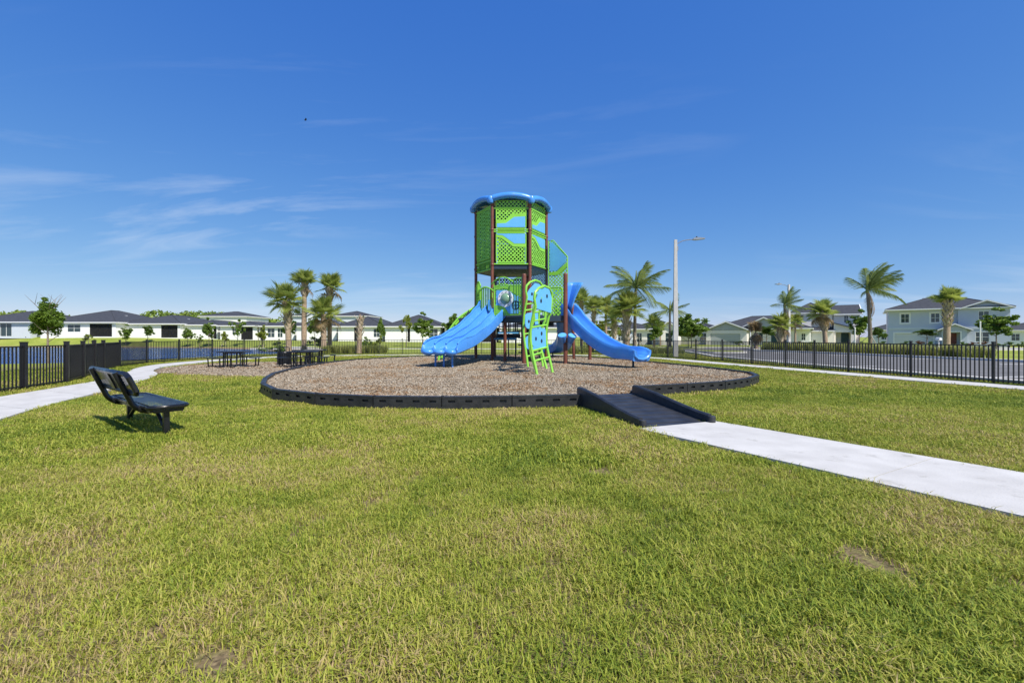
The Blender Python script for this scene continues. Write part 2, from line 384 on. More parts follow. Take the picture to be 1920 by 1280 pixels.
# ------------------------------------------------------------------ layout (metres)
POND = [(-30.5,29.5),(-28.8,34),(-25.5,40.5),(-23.8,46),(-26,53),(-33,60),(-42,66),(-54,71),(-86,75),(-150,77),(-150,14),(-60,22)]
POND = [tuple(p) for p in smooth_closed(POND, 5)]
def base_z(x): return np.interp(x, [-90,-76,-65,-57,-49,-30,0,15,30], [1.45,1.4,1.2,1.02,0.85,0.66,0.45,0.1,0.0])
def height(x, y):
    x = np.asarray(x, float); y = np.asarray(y, float)
    s = np.clip((y-44)/(80-44), 0, 1); s = s*s*(3-2*s)
    tgt = base_z(x)*s
    d = polydist(x, y, POND); ins = inpoly(x, y, POND)
    k = np.clip(d/7.0, 0, 1); k = k*k*(3-2*k)
    out = -0.36*(1-k)+tgt*k
    return np.where(ins, -0.36-np.minimum(d*0.25, 1.2), out)
MULCH = [(1.42,9.35),(0,9.1),(-1.38,9.02),(-2.75,9.1),(-4.07,9.5),(-5.4,10.35),(-6.35,11.6),(-7.1,13.1),(-7.8,14.9),(-8.2,16.6),(-8.5,18.4),(-8.65,20.4),(-8.6,22.4),(-8.2,24.3),(-7.2,26.2),(-5.8,27.9),(-4.2,29.2),(-2.2,30.0),(0,30.2),(2.1,29.6),(3.7,28.2),(4.9,26.4),(5.8,24.5),(6.5,22.5),(7.05,20.5),(7.55,18.6),(7.9,16.8),(8.0,15.3),(7.6,14.1),(6.8,13.1),(5.65,12.15),(4.4,11.5),(3.02,10.95),(2.66,9.95)]
PICNIC = [(-15.2,19.5),(-14.0,17.9),(-12.6,17.1),(-11,16.7),(-9.6,16.3),(-8.0,15.9),(-8.6,20.4),(-8.55,22.4),(-8.4,24.4),(-10,25.4),(-12,25.7),(-14.2,25.4),(-15.8,24.4),(-16.2,22.6),(-15.9,20.8)]
PIN = [(-7.4,5.6),(-8.8,7.83),(-9.7,9.6),(-10.7,12),(-11.9,14.6),(-13.4,17.2),(-15.2,19.3),(-16.4,21.6),(-16.9,24.2),(-16.9,26.8),(-16.6,29.2),(-15.6,31.6),(-13.6,33.3),(-10.5,34.3),(-6,34.8),(0,34.9),(4.5,34.3),(7.6,32.4),(9.2,29.6),(10.0,26.4),(10.7,23.4),(11.5,20.6),(12.6,16.2),(13.8,12.0),(15.2,7.4)]
POUT = [(-10.2,5.0),(-11.3,8.3),(-12.1,10.75),(-12.8,13.0),(-13.6,15.2),(-15.2,17.9),(-17.0,20.6),(-18.1,23.2),(-18.5,25.8),(-18.3,28.6),(-17.7,30.8),(-16.4,32.9),(-14.2,34.5),(-10.9,35.6),(-6,36.1),(0,36.2),(5.0,35.6),(8.5,33.3),(10.3,29.9),(11.1,26.6),(11.8,23.6),(12.6,20.9),(13.7,16.5),(14.9,12.3),(16.3,7.7)]
PIN_S = [tuple(p) for p in smooth_open(PIN, 5)]; POUT_S = [tuple(p) for p in smooth_open(POUT, 5)]
PATH_POLY = PIN_S + POUT_S[::-1]
WALK = [(1.95,7.02),(3.40,7.62),(5.33,4.74),(8.2,0.4),(6.75,-0.9),(4.01,3.56)]
RAMP_B = Vector((2.68,7.32)); RAX = Vector((-0.27,0.963)).normalized(); RPX = Vector((RAX.y,-RAX.x))
RAMP = [tuple(RAMP_B+RPX*a+RAX*b) for a,b in ((-0.66,0),(0.66,0),(0.66,2.4),(-0.66,2.4))]
FENCE_L = [(-11.6,6.0),(-12.6,9.3),(-13.3,12.4),(-13.75,14.05),(-14.8,15.7),(-17.15,19.1),(-18.7,21.7),(-19.5,24.3),(-19.6,26.8),(-19.3,29.3)]
FENCE_B = [(-19.3,29.3),(-18.6,31.6),(-17.3,33.8),(-15.3,35.5),(-12.6,36.7),(-9,37.3),(-5,37.6),(0,37.7),(4,37.3),(7.2,36.0),(9.4,33.8),(10.6,31.0)]
FENCE_R = [(10.6,31.0),(11.4,28.2),(12.1,26.2),(12.6,23.9),(13.1,21.8),(13.75,18.6),(14.87,14.06),(15.9,9.6),(16.6,6.4)]
STREET = [(17.2,2),(27.8,2),(28.8,26),(27.6,34),(26.4,42),(24.6,46),(25.5,49.2),(40,50.5),(70,46),(72,52.5),(40,58),(24,58.5),(-4,59),(-30,60),(-30,52.5),(-4,51),(13,50.2),(15.6,48.6),(16.6,45.5),(15.6,38),(14.2,31.5),(14.4,24),(15.4,16)]

# ------------------------------------------------------------------ ground
def axis(segs):
    out = []
    for a, b, st in segs: out += list(np.arange(a, b, st))
    return np.array(out+[segs[-1][1]])
xs = axis([(-900,-300,100),(-300,-160,20),(-160,-110,5),(-110,-15,1.2),(-15,40,1.6),(40,110,5),(110,300,20),(300,900,100)])
ys = axis([(-60,-4,8),(-4,14,2),(14,90,1.2),(90,130,5),(130,300,20),(300,1500,120)])
GX, GY = np.meshgrid(xs, ys); GZ = height(GX, GY)
nx, ny = len(xs), len(ys)
me = bpy.data.meshes.new('ground'); vv = np.stack([GX.ravel(),GY.ravel(),GZ.ravel()],1)
ff = [(j*nx+i, j*nx+i+1, (j+1)*nx+i+1, (j+1)*nx+i) for j in range(ny-1) for i in range(nx-1)]
me.from_pydata(vv.tolist(), [], ff); me.materials.append(MATS['lawn_soil'])
me.polygons.foreach_set('use_smooth', [True]*len(ff))
struct(obj('lawn', me))
def sheet(name, poly, z, mat, thick=None):
    mb = MB()
    if thick: mb.prism_z(poly, z-thick, z)
    else: mb.add([(p[0],p[1],z) for p in poly], [tuple(range(len(poly)))])
    return mb.build(name, mat)
def ribbon(name, A, B, z, thick, mat):
    mb = MB(); n = len(A)
    vs = [(p[0],p[1],z) for p in A]+[(p[0],p[1],z) for p in B]+[(p[0],p[1],z-thick) for p in A]+[(p[0],p[1],z-thick) for p in B]
    fs = []
    for i in range(n-1):
        fs += [(i,i+1,n+i+1,n+i)[::-1], (2*n+i,2*n+i+1,i+1,i)[::-1], (n+i,n+i+1,3*n+i+1,3*n+i)[::-1]]
    mb.add(vs, fs); return mb.build(name, mat)
def ccw(p):
    a = sum(p[i][0]*p[(i+1)%len(p)][1]-p[(i+1)%len(p)][0]*p[i][1] for i in range(len(p)))
    return p if a > 0 else p[::-1]
struct(sheet('pond_water', ccw(POND), -0.30, 'water'))
# perimeter path: each cast slab of the ribbon is a piece
pw = obj('perimeter_path', None); struct(pw)
n = len(PIN_S)
acc = 0; start = 0
for i in range(1, n):
    acc += ((PIN_S[i][0]+POUT_S[i][0]-PIN_S[i-1][0]-POUT_S[i-1][0])**2+(PIN_S[i][1]+POUT_S[i][1]-PIN_S[i-1][1]-POUT_S[i-1][1])**2)**0.5/2
    if acc > 1.9 or i == n-1:
        A = PIN_S[start:i+1]; B = POUT_S[start:i+1]
        def trim(P):
            P = [Vector(p) for p in P]; d = (P[-1]-P[-2]).normalized(); P[-1] = P[-1]-d*0.012; return P
        s_ = ribbon('slab', trim(A), trim(B), 0.035, 0.12, 'concrete'); s_.parent = pw
        start = i; acc = 0
# entry walk: slabs with joints
ew = obj('entry_walk', None); struct(ew)
wl0, wl1 = Vector(WALK[0]), Vector(WALK[4]); wr0, wr1 = Vector(WALK[1]), Vector(WALK[3])
ts = [0, 0.32, 0.64, 0.96, 1.0]
for a, b in zip(ts[:-1], ts[1:]):
    b_ = b-0.0011
    pl = [wl0.lerp(wl1,a), wl0.lerp(wl1,b_), wr0.lerp(wr1,b_), wr0.lerp(wr1,a)]
    s_ = MB().prism_z(ccw([tuple(p) for p in pl]), -0.08, 0.04).build('slab', 'concrete'); s_.parent = ew
mul = struct(sheet('playground_mulch', ccw(MULCH), 0.19, 'mulch'))
struct(sheet('picnic_mulch', ccw([tuple(p) for p in smooth_closed(PICNIC,3)]), 0.02, 'mulch'))
struct(sheet('street', ccw(STREET), 0.012, 'asphalt'))
# kerbs along the street
kb = obj('kerb', None); struct(kb)
ST = STREET; m_ = len(ST)
def kerbrun(idx):
    P = [Vector(ST[i]) for i in idx]
    for a, b in zip(P[:-1], P[1:]):
        d = (b-a); ln = d.length; d.normalize(); nn = Vector((d.y,-d.x))
        k = max(1, round(ln/3.0))
        for q in range(k):
            p0 = a+d*(ln*q/k); p1 = a+d*(ln*(q+1)/k-0.012)
            o = MB().prism_z([tuple(p0-nn*0.02), tuple(p0+nn*0.34), tuple(p1+nn*0.34), tuple(p1-nn*0.02)], -0.05, 0.13).build('kerb_stone', 'kerb'); o.parent = kb
kerbrun([1,2,3,4,5,6,7,8]); kerbrun([9,10,11,12,13]); kerbrun([14,15,16,17,18,19,20,21,22,0])
# painted bay lines
mk = obj('bay_marking', None); struct(mk)
for i in range(6):
    y = 12+i*5.8
    x1 = 28.25 if y < 26 else 28.8-(y-26)*0.15
    MB().prism_z([(x1-3.0,y-0.06),(x1-0.3,y-0.06+0.5),(x1-0.3,y+0.06+0.5),(x1-3.0,y+0.06)], 0.013, 0.018).build('painted_line', 'paint', mk)
for i in range(5):
    y = 10+i*5.8; x0 = np.interp(y,[2,16,24,31.5],[17.2,15.4,14.4,14.2])
    MB().prism_z([(x0+0.4,y),(x0+3.0,y+0.5),(x0+3.0,y+0.62),(x0+0.4,y+0.12)], 0.013, 0.018).build('painted_line', 'paint', mk)
# grass island in the street
ISL = [(17.2,40.2),(19.6,39.4),(20.8,40.2),(20.4,42.2),(18.6,44.2),(17.4,43.8)]
isl = struct(MB().prism_z(ccw([tuple(p) for p in smooth_closed(ISL,4)]), 0.0, 0.14).build('island_kerb', 'kerb'))
ci = Vector((18.9,41.7))
MB().prism_z(ccw([tuple(ci+(Vector(p)-ci)*0.86) for p in smooth_closed(ISL,4)]), 0.10, 0.17).build('island_lawn', 'lawn_soil', isl)

# ------------------------------------------------------------------ scatter (grass, chips)
def scatter(name, pts, rot, scl, tint, idx, sources, label, cat):
    me = bpy.data.meshes.new(name); me.from_pydata(pts.tolist(), [], [])
    for nm, arr, ty in (('rot',rot,'FLOAT_VECTOR'),('scl',scl,'FLOAT'),('tint',tint,'FLOAT'),('idx',idx,'INT')):
        a = me.attributes.new(nm, ty, 'POINT')
        a.data.foreach_set('vector' if ty == 'FLOAT_VECTOR' else 'value', np.asarray(arr).ravel())
    o = obj(name, me); tag(o, label, cat, kind='stuff')
    c = bpy.data.collections.new(name+'_pieces')
    for s_ in sources: c.objects.link(bpy.data.objects.new(name+'_piece', s_))
    ng = bpy.data.node_groups.new(name+'_nodes', 'GeometryNodeTree')
    ng.interface.new_socket('Geometry', in_out='INPUT', socket_type='NodeSocketGeometry')
    ng.interface.new_socket('Geometry', in_out='OUTPUT', socket_type='NodeSocketGeometry')
    gi = ng.nodes.new('NodeGroupInput'); go = ng.nodes.new('NodeGroupOutput')
    ip = ng.nodes.new('GeometryNodeInstanceOnPoints'); ci_ = ng.nodes.new('GeometryNodeCollectionInfo')
    ci_.inputs['Collection'].default_value = c; ci_.inputs['Separate Children'].default_value = True; ci_.inputs['Reset Children'].default_value = True
    def na(nm, ty):
        x = ng.nodes.new('GeometryNodeInputNamedAttribute'); x.data_type = ty; x.inputs['Name'].default_value = nm; return x.outputs['Attribute']
    er = ng.nodes.new('FunctionNodeEulerToRotation')
    ng.links.new(na('rot','FLOAT_VECTOR'), er.inputs[0]); ng.links.new(er.outputs[0], ip.inputs['Rotation'])
    ng.links.new(na('scl','FLOAT'), ip.inputs['Scale']); ng.links.new(na('idx','INT'), ip.inputs['Instance Index'])
    ip.inputs['Pick Instance'].default_value = True
    ng.links.new(gi.outputs[0], ip.inputs['Points']); ng.links.new(ci_.outputs[0], ip.inputs['Instance']); ng.links.new(ip.outputs[0], go.inputs[0])
    md = o.modifiers.new('scatter', 'NODES'); md.node_group = ng
    return o
rng = np.random.default_rng(5)
def tuft(nb, rad, h0, h1, wd, seed):
    rr = random.Random(seed); mb = MB()
    for _ in range(nb):
        a = rr.uniform(0,6.283); r_ = rad*math.sqrt(rr.random()); x, y = r_*math.cos(a), r_*math.sin(a)
        az = rr.uniform(0,6.283); h = rr.uniform(h0,h1); ln = rr.uniform(0.25,1.5)*h; w_ = wd*rr.uniform(0.6,1.2)
        dx, dy = math.cos(az), math.sin(az); px, py = -dy*w_, dx*w_
        m1 = (x+dx*ln*0.35, y+dy*ln*0.35, h*0.62); tp = (x+dx*ln, y+dy*ln, h*rr.uniform(0.75,1.0))
        mb.add([(x-px,y-py,-0.01),(x+px,y+py,-0.01),(m1[0]+px*0.8,m1[1]+py*0.8,m1[2]),(m1[0]-px*0.8,m1[1]-py*0.8,m1[2]),tp],[(0,1,2,3),(3,2,4)])
    return mb.mesh('grass_tuft', 'grass_blade')
TUFTS = [tuft(36,0.10,0.020,0.062,0.0032,s) for s in range(8)] + [tuft(46,0.15,0.026,0.058,0.0046,s+20) for s in range(6)] + [tuft(60,0.27,0.026,0.048,0.0075,s+40) for s in range(5)]
def vnoise(x, y, s, seed):
    r_ = np.random.default_rng(seed); T = r_.random((64,64))
    u, v = x/s, y/s; i, j = np.floor(u).astype(int), np.floor(v).astype(int); fu, fv = u-i, v-j
    fu = fu*fu*(3-2*fu); fv = fv*fv*(3-2*fv)
    g = lambda a,b: T[a%64,b%64]
    return (g(i,j)*(1-fu)+g(i+1,j)*fu)*(1-fv)+(g(i,j+1)*(1-fu)+g(i+1,j+1)*fu)*fv
def blocked(x, y, mar=0.0):
    b = np.zeros(x.shape, bool)
    for P in (MULCH, PICNIC, PATH_POLY, WALK, RAMP, STREET): b |= inpoly(x, y, P)
    return b
# bare / worn spots in the lawn near the camera
BARE = [(gp(1625,1050),0.20),(gp(1600,1035),0.14),(gp(1655,1070),0.14),(gp(1905,1100),0.14),(gp(400,1250),0.14),(gp(480,1165),0.06),(gp(1130,885),0.20),(gp(1330,775),0.22),(gp(690,945),0.1),(gp(880,1100),0.06)]
P_, Rr, S_, T_, I_ = [], [], [], [], []
for d0, d1, dens, i0, i1, thin in ((0.8,5.0,400,0,8,0.20),(5.0,11.0,210,8,14,0.24),(11.0,37.0,60,14,19,0.15)):
    hw = d1*1.35+1.5; A = 2*hw*(d1-d0); k = int(A*dens)
    x = rng.uniform(-hw,hw,k); y = rng.uniform(d0,d1,k)
    ok = (np.abs(x) < y*1.28+1.2) & ~blocked(x,y)
    if d1 > 30: ok &= (np.abs(x) < 21)
    mg = 0.0 if d1 < 6 else (0.07 if d1 < 12 else 0.16)
    ok &= (polydist(x,y,PATH_POLY) > mg) & (polydist(x,y,WALK) > mg*0.6)
    thinv = 0.25*vnoise(x,y,0.5,3)+0.40*vnoise(x,y,0.17,4)+0.35*vnoise(x,y,0.08,5)
    ok &= (thinv > thin*0.9+0.10) | (rng.random(k) < 0.22)
    for (bx,by),br in BARE:
        dd = np.hypot(x-bx,(y-by))
        ok &= (dd > br*(0.75+0.5*vnoise(x,y,0.08,9))) | (rng.random(k) < 0.12)
    x, y = x[ok], y[ok]; k = len(x)
    dry = 0.38*vnoise(x,y,1.7,11)+0.37*vnoise(x,y,0.4,12)+0.25*vnoise(x,y,5,13)
    side = np.clip((x+2)/8,-0.5,0.5)*(-0.05)
    P_.append(np.stack([x,y,np.zeros(k)],1)); Rr.append(np.stack([rng.normal(0,0.09,k),rng.normal(0,0.09,k),rng.uniform(0,6.283,k)],1))
    S_.append(rng.uniform(0.7,1.25,k)*(0.75+0.5*vnoise(x,y,0.9,15))); T_.append(np.clip(0.49+(dry-0.5)*1.1+side+rng.normal(0,0.10,k),0.02,0.98)); I_.append(rng.integers(i0,i1,k))
scatter('lawn_grass', np.concatenate(P_), np.concatenate(Rr), np.concatenate(S_), np.concatenate(T_), np.concatenate(I_), TUFTS,
        'short yellow-green grass blades covering the lawn around the playground', 'grass')
def chip(seed):
    rr = random.Random(seed); l, w_, t_ = rr.uniform(0.03,0.075), rr.uniform(0.010,0.024), rr.uniform(0.004,0.010); mb = MB()
    mb.box(-l/2,-w_/2,0,l/2,w_/2,t_)
    mb.v = [(a+rr.uniform(-.2,.2)*l*0.4, b+rr.uniform(-.3,.3)*w_, c+rr.uniform(-.3,.3)*t_) for a,b,c in mb.v]
    return mb.mesh('wood_chip', 'wood_chip')
CH = [chip(s) for s in range(8)]
def chips(name, poly, z, dens, label, seed):
    r_ = np.random.default_rng(seed); P = np.array([p[:2] for p in poly])
    x0,y0 = P.min(0); x1,y1 = P.max(0); k = int((x1-x0)*(y1-y0)*dens)
    x = r_.uniform(x0,x1,k); y = y0+(y1-y0)*r_.random(k)**1.35
    ok = inpoly(x,y,poly) & (polydist(x,y,poly) > 0.09); x,y = x[ok],y[ok]; k = len(x)
    red = vnoise(x,y,1.4,31)*0.6+vnoise(x,y,0.5,32)*0.4
    t = r_.beta(1.6,1.5,k); t = np.where((red > 0.60) & (r_.random(k) < 0.55), t*0.42, t*0.75+0.25)
    scl = 0.55+0.65*r_.random(k)+np.clip((y-12)/25,0,0.6)
    scatter(name, np.stack([x,y,np.full(k,z)+r_.uniform(0,0.022,k)],1), np.stack([r_.normal(0,.32,k),r_.normal(0,.32,k),r_.uniform(0,6.28,k)],1),
            scl, t, r_.integers(0,8,k), CH, label, 'wood chips')
chips('wood_chips', MULCH, 0.19, 640, 'weathered grey-brown wood chips filling the bordered play area', 1)
chips('picnic_wood_chips', PICNIC, 0.02, 260, 'brown wood chips spread under the picnic tables', 2)

# ------------------------------------------------------------------ playground border
def cut_facade(mb, x0, x1, z0, z1, holes, y, t, skip=None):
    """sheet of thickness t at depth y..y+t with rectangular holes (hx0,hz0,hx1,hz1)"""
    X = sorted(set([x0,x1]+[h[0] for h in holes]+[h[2] for h in holes])); Z = sorted(set([z0,z1]+[h[1] for h in holes]+[h[3] for h in holes]))
    X = [a for a in X if x0-1e-9 <= a <= x1+1e-9]; Z = [a for a in Z if z0-1e-9 <= a <= z1+1e-9]
    def hole(cx_, cz_): return any(h[0] < cx_ < h[2] and h[1] < cz_ < h[3] for h in holes)
    for a, b in zip(X[:-1], X[1:]):
        for c, d in zip(Z[:-1], Z[1:]):
            if hole((a+b)/2,(c+d)/2): continue
            mb.add([(a,y,c),(b,y,c),(b,y,d),(a,y,d)],[(0,1,2,3)])
    for h in holes:
        a,c,b,d = h; y2 = y+t
        mb.add([(a,y,c),(a,y2,c),(a,y2,d),(a,y,d)],[(0,3,2,1)[::-1]]); mb.add([(b,y,c),(b,y2,c),(b,y2,d),(b,y,d)],[(0,3,2,1)])
        mb.add([(a,y,c),(b,y,c),(b,y2,c),(a,y2,c)],[(0,3,2,1)]); mb.add([(a,y,d),(b,y,d),(b,y2,d),(a,y2,d)],[(0,1,2,3)])
    return mb
BH = 0.27
mb = MB(); hl = []
for k in range(4):
    c = 0.13+0.245*k
    hl += [(c-0.045,0.150,c+0.055,0.198),(c+0.055,-0.02,c+0.145,0.035)]
cut_facade(mb, 0.0, 0.992, -0.03, BH-0.035, hl, -0.055, 0.045)
mb.box(0.0,-0.012,-0.03,0.992,0.012,BH-0.035); mb.add([(0,0.055,-0.03),(0.992,0.055,-0.03),(0.992,0.055,BH-0.035),(0,0.055,BH-0.035)],[(3,2,1,0)])
for xx in (0,0.992): mb.add([(xx,-0.055,-0.03),(xx,0.055,-0.03),(xx,0.055,BH-0.035),(xx,-0.055,BH-0.035)],[(0,1,2,3)])
mb.prism_y([(0,BH-0.035),(0.992,BH-0.035),(0.992,BH-0.006),(0.98,BH),(0.012,BH),(0,BH-0.006)], -0.060, 0.060)
mb.prism_y([(0.985,-0.03),(1.03,-0.03),(1.03,0.07),(0.985,0.07)], -0.052, 0.052)
mb.box(-0.02,-0.03,BH-0.01,0.02,0.03,BH+0.012)
border_me = mb.mesh('border_timber', 'border_black')
bd = thing('playground_border', 'black plastic slotted border timbers ringing the wood chip play area', 'border', (0,9.1,0))
PB = [Vector(p) for p in MULCH]
for i in range(len(PB)-1):
    a, b = PB[i], PB[i+1]; d = b-a
    if i < 33:
        # outside faces -y in local: direction must run so that the outside is to the right
        o = obj('border_timber', border_me, bd, world=True, loc=(b.x,b.y,0), rot=(0,0,math.atan2(-d.y,-d.x)), scale=(d.length,1,1))
o = None
# ------------------------------------------------------------------ ramp
rp = thing('access_ramp', 'black plastic access ramp with raised side rails climbing onto the wood chips', 'ramp', (RAMP_B.x,RAMP_B.y,0), math.atan2(RPX.y,RPX.x))
mb = MB(); mb.prism_y([], 0, 0) if False else None
mb.add([(-0.60,0,0.02),(0.60,0,0.02),(0.60,2.45,0.225),(-0.60,2.45,0.225),(-0.60,0,-0.03),(0.60,0,-0.03),(0.60,2.45,0.0),(-0.60,2.45,0.0)],[(0,1,2,3),(4,7,6,5),(0,4,5,1),(2,6,7,3),(1,5,6,2),(0,3,7,4)])
for k in range(9):
    y = 0.2+k*0.25; z = 0.02+0.205*y/2.45
    mb.box(-0.56,y,z-0.01,0.56,y+0.02,z+0.008)
mb.build('ramp_deck', 'ramp_black', rp)
for s in (-1,1):
    prof = [(0.0,-0.03),(2.45,-0.03),(2.45,0.36),(2.3,0.365),(1.6,0.30),(0.9,0.205),(0.35,0.14),(0.06,0.125),(0.0,0.10)]
    mb = MB(); x0, x1 = (s*0.60, s*0.69); x0, x1 = min(x0,x1), max(x0,x1)
    nn = len(prof)
    mb.add([(x0,p[0],p[1]) for p in prof]+[(x1,p[0],p[1]) for p in prof],[tuple(range(nn))[::-1],tuple(range(nn,2*nn))]+[(i,(i+1)%nn,(i+1)%nn+nn,i+nn) for i in range(nn)])
    mb.tube([(s*0.645,p[0],p[1]) for p in prof[2:8]], 0.047, 8)
    mb.lathe([(0.062,-0.03),(0.062,0.135),(0.05,0.145)], (s*0.645,0.02,0), 12)
    mb.build('side_rail', 'ramp_black', rp, smooth=True)
# ------------------------------------------------------------------ play structure
MZ = 0.19
C0 = Vector((-0.05,25.5)); HS = 1.97
PS = thing('play_structure', 'tall green and blue hexagonal playground tower with three slides and brown posts', 'playground', (C0.x,C0.y,MZ))
def hexv(k): a = R(60*k); return C0+Vector((math.cos(a),math.sin(a)))*HS
P4, P5, P6, P1, P2, P3 = [hexv(k) for k in range(6)]
F1, F2 = Vector((0.56,21.0)), Vector((2.47,21.0))
TOPZ = 8.42
def post(p, z1, r=0.085, lean=(0,0), mat='post_brown', name='post'):
    mb = MB().tube([(p[0],p[1],MZ-0.06),(p[0]+lean[0],p[1]+lean[1],z1)], r, 14)
    mb.lathe([(r*1.02,0),(r*0.9,0.03),(r*0.5,0.05)], (p[0]+lean[0],p[1]+lean[1],z1), 14)
    return mb.build(name, mat, PS, True, smooth=True)
for p in (P1,P2,P3,P4,P5,P6):
    o = post(p, TOPZ)
    for z in (2.6,5.15,6.98,8.3): MB().lathe([(0.095,0),(0.105,0.02),(0.105,0.09),(0.095,0.11)], (p.x,p.y,z), 12).build('collar', 'post_brown', o, smooth=True)
post(F1, 4.30, 0.10); post(F2, 4.33, 0.10); post((3.42,25.1), 3.75, 0.085, (-0.12,0)); post((4.15,24.3), 2.25, 0.09, (0.04,0))
post((1.0,23.2), 2.4, 0.09); post((-0.35,22.9), 2.6, 0.085)
# roof: arched tube rim on six sides with a shallow shell inside
roof = MB(); rim = []
for k in range(6):
    a, b = hexv(k), hexv(k+1)
    a = C0+(a-C0)*1.08; b = C0+(b-C0)*1.08
    for q in range(9):
        t = q/9; p = a.lerp(b,t); out = (p-C0).normalized()*(0.10*math.sin(math.pi*t))
        rim.append((p.x+out.x, p.y+out.y, TOPZ+0.16+0.19*math.sin(math.pi*t)**0.8))
rim.append(rim[0]); rim.append(rim[1])
roof.tube(rim, 0.165, 12)
ro = roof.build('roof_rim', 'slide_blue', PS, True, smooth=True)
for k in range(6):
    a = C0+(hexv(k)-C0)*1.08; MB().lathe([(0.05,-0.20),(0.14,-0.17),(0.185,-0.06),(0.185,0.08),(0.14,0.17),(0.03,0.2)], (a.x,a.y,TOPZ+0.14), 14).build('corner_boss', 'slide_blue', ro, smooth=True)
mb = MB(); rr_ = rim[:54]; n_ = len(rr_)
mid = [(C0.x+(p[0]-C0.x)*0.55, C0.y+(p[1]-C0.y)*0.55, TOPZ+0.42) for p in rr_]
mb.add(rr_+mid+[(C0.x,C0.y,TOPZ+0.52)], [(i,(i+1)%n_,n_+(i+1)%n_,n_+i) for i in range(n_)]+[(n_+i,n_+(i+1)%n_,2*n_) for i in range(n_)])
mb.build('roof_shell', 'slide_blue', PS, True, smooth=True)
# decks
def hexpoly(r): return [tuple(C0+(hexv(k)-C0)*r) for k in range(6)]
def deckpart(poly, z, t=0.2):
    o = MB().prism_z(poly, z-t, z).build('deck', 'navy', PS, True)
    cx_ = sum(p[0] for p in poly)/len(poly); cy_ = sum(p[1] for p in poly)/len(poly)
    mb = MB()
    for a, b in zip(poly, poly[1:]+poly[:1]):
        A_ = Vector(a); B_ = Vector(b); d = (B_-A_); nn = Vector((d.y,-d.x)).normalized()*0.02
        mb.prism_z([tuple(A_),tuple(A_+nn),tuple(B_+nn),tuple(B_)], z-t-0.03, z+0.03)
    mb.build('deck_edge', 'navy', o)
deckpart(hexpoly(0.97), 5.22)
deckpart(hexpoly(0.96), 2.62)
deckpart([(-1.45,23.55),(-0.30,22.75),(0.62,22.0),(0.62,21.12),(2.40,21.12),(2.75,22.8),(1.95,25.0),(0.9,23.75),(-0.95,23.75)][::1], 2.40)
deckpart([(2.0,24.6),(3.2,24.4),(3.4,25.6),(2.1,25.6)], 2.62)
# pole braces under the decks
for a, b in ((P2,P6),(P3,P5),(P1,P4)):
    MB().tube([(a.x,a.y,2.33),(b.x,b.y,2.33)], 0.05, 8).build('beam', 'navy', PS, True)
def inset(poly, k):
    cx_ = sum(p[0] for p in poly)/len(poly); cz_ = sum(p[1] for p in poly)/len(poly)
    return [(cx_+(x-cx_)*k, cz_+(z-cz_)*k) for x,z in poly]
def rrect(x0,z0,x1,z1,r=0.12):
    out = []
    for cx_,cz_,a0 in ((x1-r,z1-r,0),(x0+r,z1-r,90),(x0+r,z0+r,180),(x1-r,z0+r,270)):
        for k in range(4): a = R(a0+30*k); out.append((cx_+r*math.cos(a),cz_+r*math.sin(a)))
    return out
def panel(A, B, z0, outline, bands=(), blues=(), frame=0.028, mat='green_perf', name='panel', fmat='green'):
    A, B = Vector(A), Vector(B); d = B-A
    o = obj(name, MB().prism_y(outline, -0.005, 0.005).mesh(name, mat), PS, True, (A.x,A.y,z0), (0,0,math.atan2(d.y,d.x)))
    ol = outline+[outline[0],outline[1]]
    MB().tube([(x,0,z) for x,z in ol], frame, 6).build('panel_frame', fmat, o, smooth=True)
    for b in bands: MB().prism_y(b, -0.028, 0.028).build('panel_band', fmat, o)
    for b in blues: MB().prism_y(b, -0.036, 0.036).build('panel_window', 'panel_blue', o)
    return o
W = HS
def tower_face(A, B, mat='green_perf'):
    g = 0.21
    panel(A, B, 8.18, rrect(g,0,W-g,0.36,0.08), mat=mat, name='top_panel')
    panel(A, B, 7.12, rrect(g,0,W-g,1.00,0.08),
          [[(g,0.24),(0.72,0.24),(1.15,0.56),(W-g,0.60),(W-g,0.78),(1.08,0.74),(0.68,0.42),(g,0.40)]],
          [[(g+0.04,0.04),(W-g-0.04,0.04),(W-g-0.04,0.60),(1.15,0.57),(0.72,0.25),(g+0.04,0.23)]], mat=mat)
    panel(A, B, 5.32, rrect(g,0,W-g,1.54,0.10),
          [[(g,1.32),(0.48,1.27),(1.10,0.82),(W-g,0.80),(W-g,0.98),(1.15,1.0),(0.55,1.43),(g,1.46)]],
          [[(g+0.04,1.45),(0.55,1.42),(1.16,0.99),(W-g-0.04,0.99),(W-g-0.04,1.50),(g+0.04,1.50)]], mat=mat)
    for z in (5.24,6.93,7.04,8.15):
        MB().tube([(A.x,A.y,z),(B.x,B.y,z)], 0.038, 8).build('rail', 'green', PS, True, smooth=True)
tower_face(P2, P3); tower_face(P3, P4); tower_face(P5, P6, 'navy'); tower_face(P4, P5, 'navy'); tower_face(P6, P1, 'navy')  # three rear faces: shade of the tower interior put into a navy panel colour
# left face: slatted screen with leaf plates
d = P2-P1
for k in range(11):
    p = P1+d*(0.10+0.08*k)
    MB().tube([(p.x,p.y,5.05),(p.x,p.y,8.3)], 0.026, 6).build('slat', 'green', PS, True)
panel(P1, P2, 5.6, rrect(0.16,0,W-0.16,2.65), name='leaf_screen', mat='green_perf')
for z in (5.0,5.45,8.32):
    MB().tube([(P1.x,P1.y,z),(P2.x,P2.y,z)], 0.036, 8).build('rail', 'green', PS, True)
